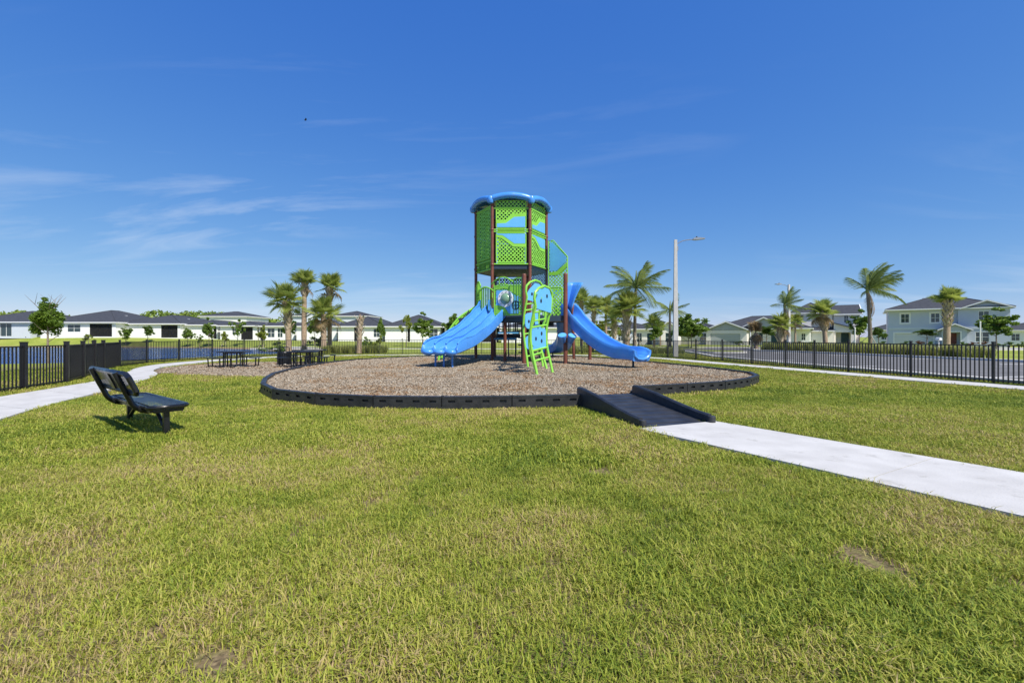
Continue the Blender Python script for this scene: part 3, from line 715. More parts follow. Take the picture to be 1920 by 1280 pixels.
# tall shield on the right, then its lower panels
A_, B_ = Vector((2.02,25.25)), Vector((3.02,24.75)); wv = (B_-A_).length
panel(A_, B_, 4.05, [(0.0,0),(wv,0),(wv,1.75),(0.28,2.72),(0.0,2.72)], [[(0.05,0.95),(0.5,0.98),(wv-0.02,1.45),(wv-0.02,1.2),(0.6,0.78),(0.05,0.78)]],
      [[(0.10,1.02),(0.52,1.02),(wv-0.08,1.48),(wv-0.08,1.72),(0.25,2.60),(0.10,2.60)]], name='shield_panel')
panel(A_, B_, 2.66, rrect(0.0,0,wv*0.85,1.38), [], [[(0.1,0.95),(0.75,1.15),(0.75,1.32),(0.1,1.32)],[(0.62,0.2),(wv*0.82,0.1),(wv*0.82,0.9),(0.7,0.8)]], name='shield_panel')
panel(Vector((1.55,22.9)), Vector((2.55,22.6)), 2.45, rrect(0.0,0,1.0,1.45), [], [[(0.1,0.7),(0.5,0.95),(0.5,1.35),(0.1,1.35)]])
panel(Vector((0.95,23.75)), Vector((1.9,25.3)), 3.2, rrect(0.05,0,1.75,1.9), mat='navy_perf', fmat='navy', name='inner_panel')
# barrier panel with bubble window (front of lower deck)
A_, B_ = Vector((-0.86,22.30)), Vector((0.44,21.72)); wv = (B_-A_).length
o = panel(A_, B_, 2.50, rrect(0.0,0,wv,1.42,0.06), [[(0.05,0.05),(0.75,0.05),(0.55,0.42),(0.05,0.5)],[(0.05,1.25),(0.6,1.3),(wv-0.05,0.85),(wv-0.05,1.38),(0.05,1.38)]],
      [[(0.12,0.5),(0.55,0.42),(0.8,0.06),(wv-0.1,0.06),(wv-0.1,0.82),(0.65,1.2),(0.12,1.2)]], name='bubble_panel')
def disc(cx_, cz_, r0, r1, y0, y1, seg=28):
    mb = MB(); vs = []
    for k in range(seg):
        c_, s_ = math.cos(6.2832*k/seg), math.sin(6.2832*k/seg)
        vs += [(cx_+r0*c_,y0,cz_+r0*s_),(cx_+r1*c_,y0,cz_+r1*s_),(cx_+r1*c_,y1,cz_+r1*s_),(cx_+r0*c_,y1,cz_+r0*s_)]
    fs = []
    for k in range(seg):
        a, b = 4*k, 4*((k+1)%seg); fs += [(a,a+1,b+1,b),(a+1,a+2,b+2,b+1),(a+2,a+3,b+3,b+2),(a+3,a,b,b+3)]
    return mb.add(vs, fs)
rg = disc(0.62,0.78,0.27,0.40,-0.075,-0.03).build('bubble_ring', 'white_ring', o)
bolt_me = MB().lathe([(0.022,0),(0.02,0.02)], (0,0,0), 6).mesh('bolt', 'navy')
for k in range(10):
    a = R(36*k+10); obj('bolt', bolt_me, o, loc=(0.62+0.335*math.cos(a),-0.075,0.78+0.335*math.sin(a)), rot=(R(90),0,0))
mb = MB(); seg = 20
vs = [(0.62,-0.20,0.78)]
for j, (r_, y_) in enumerate(((0.12,-0.185),(0.21,-0.14),(0.27,-0.05))):
    vs += [(0.62+r_*math.cos(6.2832*k/seg), y_, 0.78+r_*math.sin(6.2832*k/seg)) for k in range(seg)]
mb.add(vs, [(0,1+(k+1)%seg,1+k) for k in range(seg)]+[(1+j*seg+k,1+j*seg+(k+1)%seg,1+(j+1)*seg+(k+1)%seg,1+(j+1)*seg+k) for j in range(2) for k in range(seg)])
mb.build('bubble_dome', 'clear_dome', o, smooth=True)
# steering wheel on a bar panel next to it
A2, B2 = Vector((0.16,21.55)), Vector((0.50,21.25))
whl = MB(); 
ring = [(0.20*math.cos(6.2832*k/16),0,0.20*math.sin(6.2832*k/16)) for k in range(17)]
whl.tube(ring, 0.03, 6); whl.tube([(-0.2,0,0),(0.2,0,0)],0.025,6); whl.tube([(0,0,-0.2),(0,0,0.2)],0.025,6)
obj('steering_wheel', whl.mesh('steering_wheel','navy',True), PS, True, (0.16,21.35,2.92), (0,0,R(-38)))
# hand rails and bars around the slide entrance
def arc(a, b, z0, rise, r=0.032, n_=10, nm='guard_rail', mat='green', legs=0, zl=2.45):
    a, b = Vector(a), Vector(b); pts = []
    for k in range(n_+1):
        t = k/n_; p = a.lerp(b,t); pts.append((p.x,p.y,z0+rise*math.sin(math.pi*t)))
    mb = MB().tube(pts, r, 6)
    for k in range(legs):
        t = (k+0.5)/legs; p = a.lerp(b,t); mb.tube([(p.x,p.y,zl),(p.x,p.y,z0+rise*math.sin(math.pi*t))], r*0.8, 6)
    return mb.build(nm, mat, PS, True, smooth=True)
SA = Vector((-1.62,23.55)); SB = Vector((-0.15,22.75))
arc((-2.0,25.2), (-1.62,23.6), 4.05, 0.35, legs=8)
arc((-1.75,23.9), (-1.05,23.3), 3.85, 0.18, legs=6)
arc((-1.75,23.5), (-0.92,22.55), 3.72, 0.22, legs=7)
arc((-1.05,23.2), (0.05,22.2), 4.12, 0.30, legs=4)
arc((-1.05,23.2), (0.05,22.2), 3.85, 0.22)
arc((0.02,21.75), (0.50,21.1), 4.15, 0.06, legs=4, zl=2.5)
panel(Vector((-1.95,25.2)), Vector((-1.55,23.7)), 2.7, rrect(0.05,0,1.5,1.2), name='side_panel', mat='navy_perf')
panel(P6, P5, 2.7, rrect(0.15,0,W-0.15,1.25), name='rear_panel')
panel(Vector((-0.9,26.6)), Vector((0.8,26.6)), 3.9, rrect(0,0,1.7,0.9), name='inner_panel', mat='navy_perf', fmat='navy')
# ---- slides
def sweep(path, section, side, closed=True, curl=None):
    path = [Vector(p) for p in path]; n_ = len(path); vs = []
    for i, p in enumerate(path):
        t = (path[min(i+1,n_-1)]-path[max(i-1,0)]).normalized()
        sv = side if isinstance(side, Vector) else side[i]
        up = sv.cross(t).normalized()
        if up.z < 0: up = -up
        sec = section(i/(n_-1)) if callable(section) else section
        vs += [p+sv*u+up*v for u,v in sec]
    mm = len(section(0)) if callable(section) else len(section)
    fs = [(i*mm+k, (i+1)*mm+k, (i+1)*mm+(k+1)%mm, i*mm+(k+1)%mm) for i in range(n_-1) for k in range(mm)]
    fs += [tuple(range(mm)), tuple((n_-1)*mm+k for k in range(mm-1,-1,-1))]
    return MB().add(vs, fs)
def profile(L_, z_top, z_bot, n_=30, tail=0.3):
    pts = []
    for k in range(n_+1):
        t = k/n_; s_ = t*L_
        f = 0.06 + 0.94*t
        u = max(0, (t-0.05)/0.75); u = min(1,u)
        z = z_top-(z_top-z_bot)*(1-(1-u)**1.6 if u < 1 else 1)
        e = 1-(1-u)**1.6
        if t < 0.12: e *= (t/0.12)**0.5*1.0
        z = z_top-(z_top-z_bot)*e
        if t > 0.93: z -= tail*((t-0.93)/0.07)**2*0.5
        pts.append((s_, z))
    return pts
top, bot = Vector((-0.90,23.15)), Vector((-2.95,18.35))
dv = (bot-top); LL = dv.length; dv.normalize(); side3 = Vector((-dv.y,dv.x,0))      # to the right of the slide as seen going down? fixed below
if side3.x < 0: side3 = -side3
prof3 = smooth_open([(0,2.72),(0.05,2.68),(0.2,2.24),(0.42,1.68),(0.69,1.20),(0.9,0.98),(1.0,0.90)], 6)
path = [(top.x+dv.x*LL*p[0], top.y+dv.y*LL*p[0], p[1]) for p in prof3]
HW = 0.80
def sec3(t):
    rise = 0.34*min(1,max(0.02,(1-t)/0.12))**0.6
    if t > 0.0: rise += 0.32*max(0,1-t/0.10)
    wv_ = 0.02*math.sin(t*34)*min(1,t*6)*min(1,(1-t)*6)
    upper = []
    lanes = 3; lw = 2*HW/lanes
    upper.append((-HW-0.05, -0.10)); upper.append((-HW-0.06, rise*0.55)); upper.append((-HW-0.03, rise+wv_))
    for l in range(lanes):
        c = -HW+lw*(l+0.5); b = 0.068
        for k_ in range(11):
            q_ = -0.94+1.88*k_/10; upper.append((c+q_*lw/2, rise*abs(q_)**2.2+(wv_ if abs(q_) > 0.9 else 0)))
    upper.append((HW+0.03, rise+wv_)); upper.append((HW+0.06, rise*0.55)); upper.append((HW+0.05, -0.10))
    low = []
    for l in range(lanes-1,-1,-1):
        c = -HW+lw*(l+0.5); low += [(c+lw*0.42,-0.17),(c,-0.20),(c-lw*0.42,-0.17)]
    return upper+low
ts_ = sweep(path, sec3, side3).build('triple_slide', 'slide_blue', PS, True, smooth=True)
pth = [Vector(p) for p in path]
for l in (-1.5,-0.5,0.5,1.5):      # rolled crest on every lane divider
    crest = []
    for i, p in enumerate(pth[2:-2]):
        t_ = (i+2)/(len(pth)-1); crest.append(p+side3*(l*2*HW/3)+Vector((0,0,sec3(t_)[2][1]+0.02)))
    MB().tube(crest, 0.042, 8).build('lane_divider', 'slide_blue', ts_, smooth=True)
# rounded noses at the three exits
e3 = Vector(path[-1]); 
for l in (-1,0,1):
    c = e3+side3*(l*2*HW/3)
    prof = []
    vs = []; seg, st = 14, 8
    mb = MB()
    for i in range(st+1):
        a = math.pi*0.5*i/st
        for k in range(seg):
            b = 2*math.pi*k/seg
            r_ = math.cos(a)
            pt = c+Vector((dv.x,dv.y,0))*(0.24*math.sin(a)-0.05)+side3*(0.262*r_*math.cos(b))+Vector((0,0,-0.075+0.15*r_*math.sin(b)))
            vs.append(pt)
    mb.add(vs, [(i*seg+k,i*seg+(k+1)%seg,(i+1)*seg+(k+1)%seg,(i+1)*seg+k) for i in range(st) for k in range(seg)])
    mb.build('slide_nose', 'slide_blue', ts_, smooth=True)
    f = e3+side3*(l*0.40)-Vector((dv.x,dv.y,0))*0.38
    MB().tube([(f.x,f.y,MZ-0.05),(f.x,f.y,e3.z+0.03)], 0.042, 8).build('slide_leg', 'slide_blue', ts_)
for l in (-1.5,-0.5,0.5,1.5):      # hood fins between the lanes at the top
    p = Vector((top.x,top.y,2.62))+side3*(l*2*HW/3); q = Vector((dv.x,dv.y,0))
    mb = MB(); w3 = side3*0.035
    prof = [(-0.12,0.0),(0.25,0.1),(0.55,0.10),(0.30,0.42),(0.02,0.72),(-0.10,0.70)]
    vs = [p+q*a+Vector((0,0,b))-w3 for a,b in prof]+[p+q*a+Vector((0,0,b))+w3 for a,b in prof]
    nn = len(prof); mb.add(vs,[tuple(range(nn)),tuple(range(2*nn-1,nn-1,-1))]+[((i+1)%nn,i,i+nn,(i+1)%nn+nn) for i in range(nn)])
    mb.build('slide_fin', 'slide_blue', ts_)
def single(name, top, bot, zt, zb, hw, legs, curve=0.0):
    top, bot = Vector(top), Vector(bot); d = bot-top; ln = d.length; d.normalize(); sv = Vector((d.y,-d.x,0))
    pr = profile(ln, zt, zb, 30, 0.12); path = []; sides = []
    for i,(s_,z) in enumerate(pr):
        off = curve*math.sin(math.pi*s_/ln); path.append((top.x+d.x*s_+sv.x*off, top.y+d.y*s_+sv.y*off, z))
    P = [Vector(p) for p in path]
    for i in range(len(P)):
        t = P[min(i+1,len(P)-1)]-P[max(i-1,0)]; t.z = 0; t.normalize(); sides.append(Vector((t.y,-t.x,0)))
    def sec(t):
        r_ = 0.34*(1-0.25*max(0,(t-0.9)/0.1)); r_ += 0.3*max(0,1-t/0.08)
        up = [(-hw-0.05,-0.16),(-hw-0.07,r_*0.7),(-hw-0.02,r_),(-hw+0.05,r_*0.93),(-hw+0.10,r_*0.5),(-hw+0.13,0.13),(-hw*0.45,0.02),(0,0.0),(hw*0.45,0.02),(hw-0.13,0.13),(hw-0.10,r_*0.5),(hw-0.05,r_*0.93),(hw+0.02,r_),(hw+0.07,r_*0.7),(hw+0.05,-0.16)]
        return up+[(hw*0.5,-0.20),(0,-0.21),(-hw*0.5,-0.20)]
    o = sweep(path, sec, sides).build(name, 'slide_blue', PS, True, smooth=True)
    e = Vector(path[-1])
    lip = MB(); s_ = sides[-1]
    lip.tube([e+s_*a+Vector((0,0,b)) for a,b in ((-hw-0.03,0.26),(-hw,0.06),(-hw*0.6,-0.06),(0,-0.1),(hw*0.6,-0.06),(hw,0.06),(hw+0.03,0.26))], 0.06, 8).build('slide_lip', 'slide_blue', o, smooth=True)
    for k in legs:
        f = Vector(path[k]); MB().tube([(f.x,f.y,MZ-0.05),(f.x,f.y,f.z-0.15)], 0.045, 8).build('slide_leg', 'navy', o)
    return o
single('wave_slide', (2.72,21.9), (5.1,17.85), 2.42, 0.72, 0.40, (27,))
single('rear_slide', (2.85,25.4), (2.2,28.6), 2.62, 0.62, 0.42, (26,), 0.6)
# blue hood on the right
mb = MB(); vs = []
for z,xl,xr in ((2.85,2.95,3.08),(3.2,2.93,3.18),(3.55,2.92,3.30),(3.9,2.91,3.46),(4.2,2.91,3.62),(4.38,2.91,3.74)):
    for k in range(7):
        u = k/6; vs.append((xl+(xr-xl)*u, 24.3+0.42*math.sin(math.pi*u)-0.25*u, z-0.08*(2*u-1)**2))
mb.add(vs, [(i*7+k,i*7+k+1,(i+1)*7+k+1,(i+1)*7+k) for i in range(5) for k in range(6)])
o = mb.build('slide_hood', 'slide_blue', PS, True, smooth=True); md = o.modifiers.new('wall','SOLIDIFY'); md.thickness = 0.05
# bongo drums on the right front post
for (x,y,z,tx) in ((2.30,20.72,1.32,-12),(2.72,20.75,1.30,12)):
    o = obj('drum', MB().lathe([(0.10,-0.30),(0.14,-0.26),(0.20,0.02),(0.235,0.12),(0.235,0.16)],seg=16).mesh('drum','slide_blue',True), PS, True, (x,y,z+0.08), (R(28),R(tx),0), (0.85,0.85,0.85))
    obj('drum_head', MB().lathe([(0.225,0.161),(0.215,0.185),(0.1,0.19)],seg=16).mesh('drum_head','panel_blue',True), o)
MB().tube([(F2.x,F2.y,1.15),(2.5,20.8,1.12)],0.04,6).build('drum_bracket','navy',PS,True)
# ---- front climber: two leaf ladders of green tube with blue hand-hold plates
def ladder(A, B, ztop, bow, plates, rungs, r=0.047, head=0.72):
    A, B = Vector(A), Vector(B); d = B-A; w_ = d.length; ang = math.atan2(d.y,d.x)
    root = obj('climber', MB().tube(
        [(0,0,-0.06)]+[(0+0.02*math.sin(k*0.9), bow*math.sin(math.pi*k/8*0.9), (ztop-head)*k/8) for k in range(1,9)]+
        [(-0.05*w_,bow*0.35,ztop-head*0.62),(-0.02*w_,bow*0.3,ztop-head*0.36),(0.20*w_,bow*0.3,ztop-head*0.14),(0.55*w_,bow*0.3,ztop),(0.86*w_,bow*0.3,ztop-0.05),(1.06*w_,bow*0.3,ztop-head*0.28),(1.06*w_,bow*0.35,ztop-head*0.58)]+
        [(w_+0.02*math.sin(k*0.9), bow*math.sin(math.pi*k/8*0.9), (ztop-head)*k/8) for k in range(8,0,-1)]+[(w_,0,-0.06)], r, 8).mesh('climber','green',True), PS, True, (A.x,A.y,MZ), (0,0,ang))
    for z0,z1,cut in plates:
        y = bow*math.sin(math.pi*min(1,(z0+z1)/2/(ztop-head))*0.9) if z1 < ztop-head else bow*0.3
        if cut: pts = [(0.02,z0+0.02),(w_*0.98,z0-0.10),(w_*1.02,z1-0.35),(w_*0.85,z1-0.06),(w_*0.55,z1-0.02),(0.15*w_,z1-0.30),(0.0,z1-0.5)]
        else: pts = [(0.05,z0+0.10),(0.16,z0),(w_-0.1,z0-0.08),(w_-0.03,z0+0.05),(w_-0.03,z1-0.12),(w_-0.14,z1),(0.16,z1-0.06),(0.05,z1-0.16)]
        pl = MB().prism_y(pts, y-0.02, y+0.02).build('hold_plate', 'panel_blue', root)
        hs = MB()
        for hx,hz in (((0.32,0.36),(0.70,0.60)) if cut else ((0.30,0.42),(0.66,0.70),(0.66,0.30))):
            q = len(hs.v); hs.lathe([(0.062,-0.026),(0.062,0.026)],(0,0,0),10)
            for i in range(q,len(hs.v)): x,yy,z = hs.v[i]; hs.v[i] = (w_*hx+x*0.9, y+z, z0+(z1-z0)*hz+yy*1.15)
        hs.build('hand_hold', 'navy', pl)
    for z in rungs:
        y = bow*math.sin(math.pi*min(1,z/(ztop-head))*0.9)
        MB().tube([(0,y,z-0.06),(w_*0.5,y,z),(w_,y,z+0.05)], 0.035, 6).build('rung', 'green', root)
    return root
ladder((0.84,15.0), (1.42,15.75), 2.98, 0.28, [(0.92,1.56,False),(2.18,2.95,True)], (0.50,0.84,1.62,2.12))
ladder((0.66,18.6), (1.30,19.05), 3.6, 0.30, [(0.75,1.35,False),(1.6,2.3,False),(2.75,3.5,True)], (0.5,1.42,2.4,2.65))
ladder((0.90,16.9), (1.36,17.6), 2.65, 0.3, [(1.05,1.75,False)], (0.6,1.9), r=0.05)
# tubes linking the ladders with the deck
for a, b in (((0.98,15.3,2.75),(0.9,18.4,2.6)),((1.2,18.9,2.9),(1.2,21.1,2.75))):
    MB().tube([a,((a[0]+b[0])/2,(a[1]+b[1])/2,max(a[2],b[2])+0.25),b],0.045,8).build('link_tube','green',PS,True,smooth=True)
# ---- arch climber behind the triple slide
for off in (0,0.95):
    pts = [(-1.75,24.3+off,3.15),(-2.25,24.2+off,2.85),(-2.9,24.05+off,2.35),(-3.4,23.9+off,1.6),(-3.72,23.8+off,0.8),(-3.85,23.75+off,0.1)]
    MB().tube(smooth_open(pts,4), 0.055, 8).build('arch_rail', 'green', PS, True, smooth=True)
for k, (x,z) in enumerate(((-2.05,2.98),(-2.6,2.6),(-3.1,2.1),(-3.5,1.4),(-3.75,0.7))):
    MB().tube([(x,24.15,z),(x,25.1,z)],0.04,6).build('arch_rung','green',PS,True)
for (x,z,s_) in ((-2.55,2.1,1.0),(-2.95,1.65,0.8)):
    o = obj('fin_plate', MB().prism_y([(0,-0.7),(0.35,-0.6),(0.38,0.1),(0.3,0.75),(0.12,0.35),(-0.25,0.3),(-0.1,-0.1)],-0.025,0.025).mesh('fin_plate','navy'), PS, True, (x,23.6,z), (0,0,0), (s_,1,s_))
for k in range(4):
    x = -1.95-0.16*k; MB().tube([(x,24.0,1.6),(x-0.02,23.95,2.85-0.1*k)],0.04,6).build('guard_bar','green',PS,True)
# ---- ground level play counter, seats and thin legs under the deck
MB().box(-0.75,24.3,1.62,0.35,24.75,1.72).build('counter','panel_blue',PS,True)
MB().box(-1.15,23.9,1.28,0.25,24.3,1.38).build('counter','panel_blue',PS,True)
MB().box(-0.85,24.32,1.38,0.45,24.40,1.60).build('counter_skirt','navy',PS,True)
for k in range(6): MB().tube([(-0.7+0.2*k,24.8,1.72),(-0.7+0.2*k,24.8,2.32)],0.03,6).build('counter_bar','navy',PS,True)
for p in ((0.2,25.2),(0.55,25.6),(-0.2,27.2),(0.9,26.4),(1.6,26.8)): MB().tube([(p[0],p[1],MZ-0.05),(p[0],p[1],2.4)],0.045,8).build('support_leg','navy',PS,True)
MB().box(0.8,24.0,2.0,2.2,24.1,2.35).build('fascia_panel','navy',PS,True)
for k in range(5): MB().box(0.35,24.7+0.3*k,0.55+0.4*k,1.35,25.05+0.3*k,0.62+0.4*k).build('stair_tread','navy',PS,True)

# ------------------------------------------------------------------ park bench
bn = thing('park_bench', 'black metal bench with its back to the camera on the lawn beside the left path', 'bench', (-5.84,7.27,0), R(-37.5))
hl_ = 1.08; bn.scale = (1,1,1.05)
def slab(x0,x1,y0,y1,z0,z1,ch): return MB().prism_z([(x0+ch,y0),(x1-ch,y0),(x1,y0+ch),(x1,y1-ch),(x1-ch,y1),(x0+ch,y1),(x0,y1-ch),(x0,y0+ch)],z0,z1)
st = slab(-hl_+0.03,hl_-0.03,-0.19,0.21,0.405,0.430,0.06).build('seat','black_perf',bn)
rimp = [(-hl_+0.07,-0.22,0.412),(hl_-0.07,-0.22,0.412),(hl_,-0.15,0.412),(hl_,0.17,0.412),(hl_-0.07,0.24,0.412),(-hl_+0.07,0.24,0.412),(-hl_,0.17,0.412),(-hl_,-0.15,0.412),(-hl_+0.07,-0.22,0.412),(hl_-0.07,-0.22,0.412)]
MB().tube(rimp,0.032,8).build('rolled_edge','black_coated',st,smooth=True)
MB().box(-hl_+0.1,-0.2,0.34,hl_-0.1,-0.17,0.40).box(-hl_+0.1,0.19,0.34,hl_-0.1,0.22,0.40).build('seat_rail','black_coated',st)
bk = obj('backrest', slab(-hl_+0.02,hl_-0.02,-0.13,0.13,-0.012,0.012,0.05).mesh('backrest','black_perf'), bn, loc=(0,-0.42,0.755), rot=(R(-66+180),0,0))
rb = [(x,y*0.64,0) for x,y,z in rimp]; rb = [(x,y+(-0.01),0) for x,y,z in rb]
MB().tube(rb,0.036,8).build('rolled_edge','black_coated',bk,smooth=True)
MB().box(-0.10,-0.125,-0.03,0.10,0.125,0.03).build('back_plate','black_coated',bk)
for s in (-1,1):
    x = s*0.72
    MB().tube(smooth_open([(x,0.16,0.355),(x,-0.05,0.345),(x,-0.20,0.35),(x,-0.32,0.43),(x,-0.385,0.56),(x,-0.47,0.75),(x,-0.535,0.90)],4),0.038,10).build('back_support','black_coated',bn,smooth=True)
    xl = s*0.95
    MB().box(xl-0.036,-0.036,-0.05,xl+0.036,0.036,0.36).build('leg','black_coated',bn)
    MB().box(xl-0.05,-0.16,0.33,xl+0.05,0.2,0.365).build('leg_plate','black_coated',bn)
    MB().tube([(xl-s*0.03,0,0.09),(s*0.40,0,0.36)],0.028,8).build('brace','black_coated',bn)

# ------------------------------------------------------------------ picnic tables, litter bin
def picnic(loc, rz, label):
    t = thing('picnic_table', label, 'table', loc, rz, 'black picnic tables on the wood chips')
    tp = slab(-0.58,0.58,-0.58,0.58,0.705,0.735,0.12).build('table_top','black_metal',t)
    MB().tube([(0.58*math.cos(R(a))*1.28 if False else x,y,0.715) for a,(x,y) in enumerate(((-0.46,-0.58),(0.46,-0.58),(0.58,-0.46),(0.58,0.46),(0.46,0.58),(-0.46,0.58),(-0.58,0.46),(-0.58,-0.46),(-0.46,-0.58)))],0.03,6).build('rolled_edge','black_coated',tp)
    for k in range(4):
        c, s = math.cos(R(90*k)), math.sin(R(90*k))
        rt = lambda x,y,z: (x*c-y*s, x*s+y*c, z)
        mb = MB(); mb.prism_z([rt(0.80,-0.5,0)[:2],rt(1.08,-0.5,0)[:2],rt(1.08,0.5,0)[:2],rt(0.80,0.5,0)[:2]],0.42,0.45); mb.build('seat','black_metal',t)
        for q in (-0.22,0.22):
            MB().tube([rt(0.36,q*1.1,0.70),rt(0.36,q*1.1,0.10),rt(0.40,q*1.1,0.035),rt(0.5,q,0.02),rt(0.90,q,0.02),rt(1.0,q,0.06),rt(1.02,q,0.42)],0.03,6).build('leg_frame','black_coated',t,smooth=True)
    MB().tube([(-0.36,0,0.66),(0.36,0,0.66)],0.025,6).build('cross_tube','black_coated',t)
picnic((-13.2,21.6,0.02), R(12), 'black picnic table standing alone left of the litter bin')
picnic((-9.95,21.7,0.02), R(8), 'nearer of the two black picnic tables right of the litter bin')
picnic((-10.6,24.4,0.02), R(20), 'farther black picnic table behind the one right of the litter bin')
tb = thing('litter_bin', 'round black slatted litter bin between the picnic tables', 'bin', (-11.5,23.0,0.02))
MB().lathe([(0.28,0.04),(0.29,0.1),(0.29,0.6)],seg=20).build('liner','black_metal',tb,smooth=True)
for k in range(20):
    a = 6.2832*k/20; x,y = math.cos(a),math.sin(a)
    obj('slat', MB().box(-0.012,-0.038,0.02,0.012,0.038,0.68).mesh('slat','black_coated'), tb, loc=(x*0.325,y*0.325,0), rot=(0,0,a))
for z in (0.05,0.64): MB().tube([(0.33*math.cos(6.2832*k/20),0.33*math.sin(6.2832*k/20),z) for k in range(21)],0.022,6).build('hoop','black_coated',tb,smooth=True)
MB().tube([(-0.26,0,0.66),(-0.26,0,0.86),(-0.2,0,0.9),(0.2,0,0.9),(0.26,0,0.86),(0.26,0,0.66)],0.022,6).build('handle','black_coated',tb)

# ------------------------------------------------------------------ fence
FH = 1.23
picket_me = MB().box(-0.0135,-0.0135,0.05,0.0135,0.0135,FH-0.05).mesh('picket','black_metal')
post_me = MB().box(-0.032,-0.032,-0.05,0.032,0.032,FH+0.05).prism_z([(-0.038,-0.038),(0.038,-0.038),(0.038,0.038),(-0.038,0.038)],FH+0.05,FH+0.07).mesh('fence_post','black_metal')
nearpost_me = MB().box(-0.058,-0.058,-0.05,0.058,0.058,FH+0.05).prism_z([(-0.066,-0.066),(0.066,-0.066),(0.066,0.066),(-0.066,0.066)],FH+0.05,FH+0.08).mesh('fence_post','black_metal')
def fence(label, P, last=True, post_every=None, pitch=0.118):
    f = thing('picket_fence', label, 'fence', (P[0][0],P[0][1],0)); cnt = 0
    for i,(a,b) in enumerate(zip(P[:-1],P[1:])):
        a, b = Vector(a), Vector(b); d = b-a; ln = d.length; ang = math.atan2(d.y,d.x); d.normalize()
        k = max(1, round(ln/2.1)) if ln > 3.0 else 1
        for q in range(k):
            p0 = a+d*(ln*q/k); p1 = a+d*(ln*(q+1)/k); l2 = ln/k
            big = p0.y < 20 and p0.x < 0
            obj('fence_post', nearpost_me if big else post_me, f, True, (p0.x,p0.y,0), (0,0,ang))
            for z in (0.10,FH-0.05,FH-0.0-0.0):
                if z == FH: continue
                o = obj('rail', None, f) if False else MB().box(0.03,-0.018,z-0.016,l2-0.03,0.018,z+0.016).build('rail','black_metal',f,True)
                o.location = (p0.x,p0.y,0); o.rotation_euler = (0,0,ang)
            m = max(2, round((l2-0.12)/pitch))
            for j in range(m):
                s_ = 0.06+(l2-0.12)*(j+0.5)/m; pp = p0+d*s_
                obj('picket', picket_me, f, True, (pp.x,pp.y,0), (0,0,ang)); cnt += 1
    if last: obj('fence_post', post_me, f, True, (P[-1][0],P[-1][1],0))
    return cnt
fence('black metal picket fence along the left path before the pond', FENCE_L, False)
fence('black metal picket fence curving round the far end behind the play tower', FENCE_B, False, pitch=0.124)
fence('black metal picket fence on the right between the lawn and the street', FENCE_R)

# ------------------------------------------------------------------ street lamps
def lamp(loc, h, rz, label):
    t = thing('street_lamp', label, 'street lamp', loc, rz, 'street lamps along the road')
    mb = MB(); a, b = 0.17, 0.095
    mb.add([(-a,-a,-0.1),(a,-a,-0.1),(a,a,-0.1),(-a,a,-0.1),(-b,-b,h),(b,-b,h),(b,b,h),(-b,b,h)],[(0,3,2,1),(4,5,6,7),(0,1,5,4),(1,2,6,5),(2,3,7,6),(3,0,4,7)])
    mb.build('pole','lamp_concrete',t)
    MB().tube(smooth_open([(0.1,0,h-0.30),(0.45,0,h-0.10),(0.9,0,h-0.02),(1.25,0,h+0.0)],3),0.032,8).build('arm','lamp_metal',t,smooth=True)
    MB().box(0.09,-0.08,h-0.75,0.17,0.08,h-0.45).build('bracket','lamp_metal',t)
    hd = MB().prism_y([(1.15,h-0.03),(1.35,h-0.06),(1.95,h+0.0),(1.95,h+0.05),(1.5,h+0.12),(1.2,h+0.08)],-0.16,0.16).build('lamp_head','lamp_metal',t)
    MB().lathe([(0.05,0),(0.05,0.09),(0.03,0.1)],(1.42,0,h+0.10),10).build('photocell','black_metal',hd)
lamp((11.5,32.0,0), 8.25, R(-8), 'tall pale concrete street lamp standing behind the right slide')
lamp((35.4,58.2,0), 8.1, R(190), 'smaller distant street lamp beside the white two-storey house')
# ------------------------------------------------------------------ palms
def sabal_frond(seed, droop):
    rr = random.Random(seed); mb = MB(); pl = 0.75
    pts = [(pl*k/5, 0, 0.10*math.sin(math.pi*k/10)-droop*0.10*(k/5)**2) for k in range(6)]
    mb.tube(pts, [0.03,0.026,0.022,0.018,0.015,0.012], 4)
    ex, ez = pts[-1][0], pts[-1][2]; nseg = 30
    for i in range(nseg):
        a = R(-128+256*i/(nseg-1)); ln = (1.0-0.25*abs(a)/2.2)*rr.uniform(0.8,1.12)
        d = (math.cos(a), math.sin(a)); w_ = 0.042; nrm = (-d[1],d[0])
        fold = 0.22*abs(math.sin(a)); bx = ex-0.05+0.16*max(0,math.cos(a))
        p0 = (bx,0,ez)
        m1 = (bx+d[0]*ln*0.55, d[1]*ln*0.55, ez+fold*ln*0.5-droop*0.05)
        sag = droop*rr.uniform(0.22,0.5)
        t1 = (bx+d[0]*ln*0.95, d[1]*ln*0.95, ez+fold*ln*0.55-sag*ln)
        mb.add([p0,(m1[0]-nrm[0]*w_,m1[1]-nrm[1]*w_,m1[2]),(m1[0],m1[1],m1[2]-0.025),(m1[0]+nrm[0]*w_,m1[1]+nrm[1]*w_,m1[2]),t1],[(0,1,2),(0,2,3),(1,4,2),(2,4,3)])
    return mb
SAB = [sabal_frond(s, 0.12+0.28*(s%3)).mesh('frond','frond_sabal') for s in range(5)]
SABY = [sabal_frond(s+9, 0.8).mesh('frond','frond_yellow') for s in range(2)]
SABB = [sabal_frond(s+19, 1.4).mesh('frond','frond_brown') for s in range(2)]
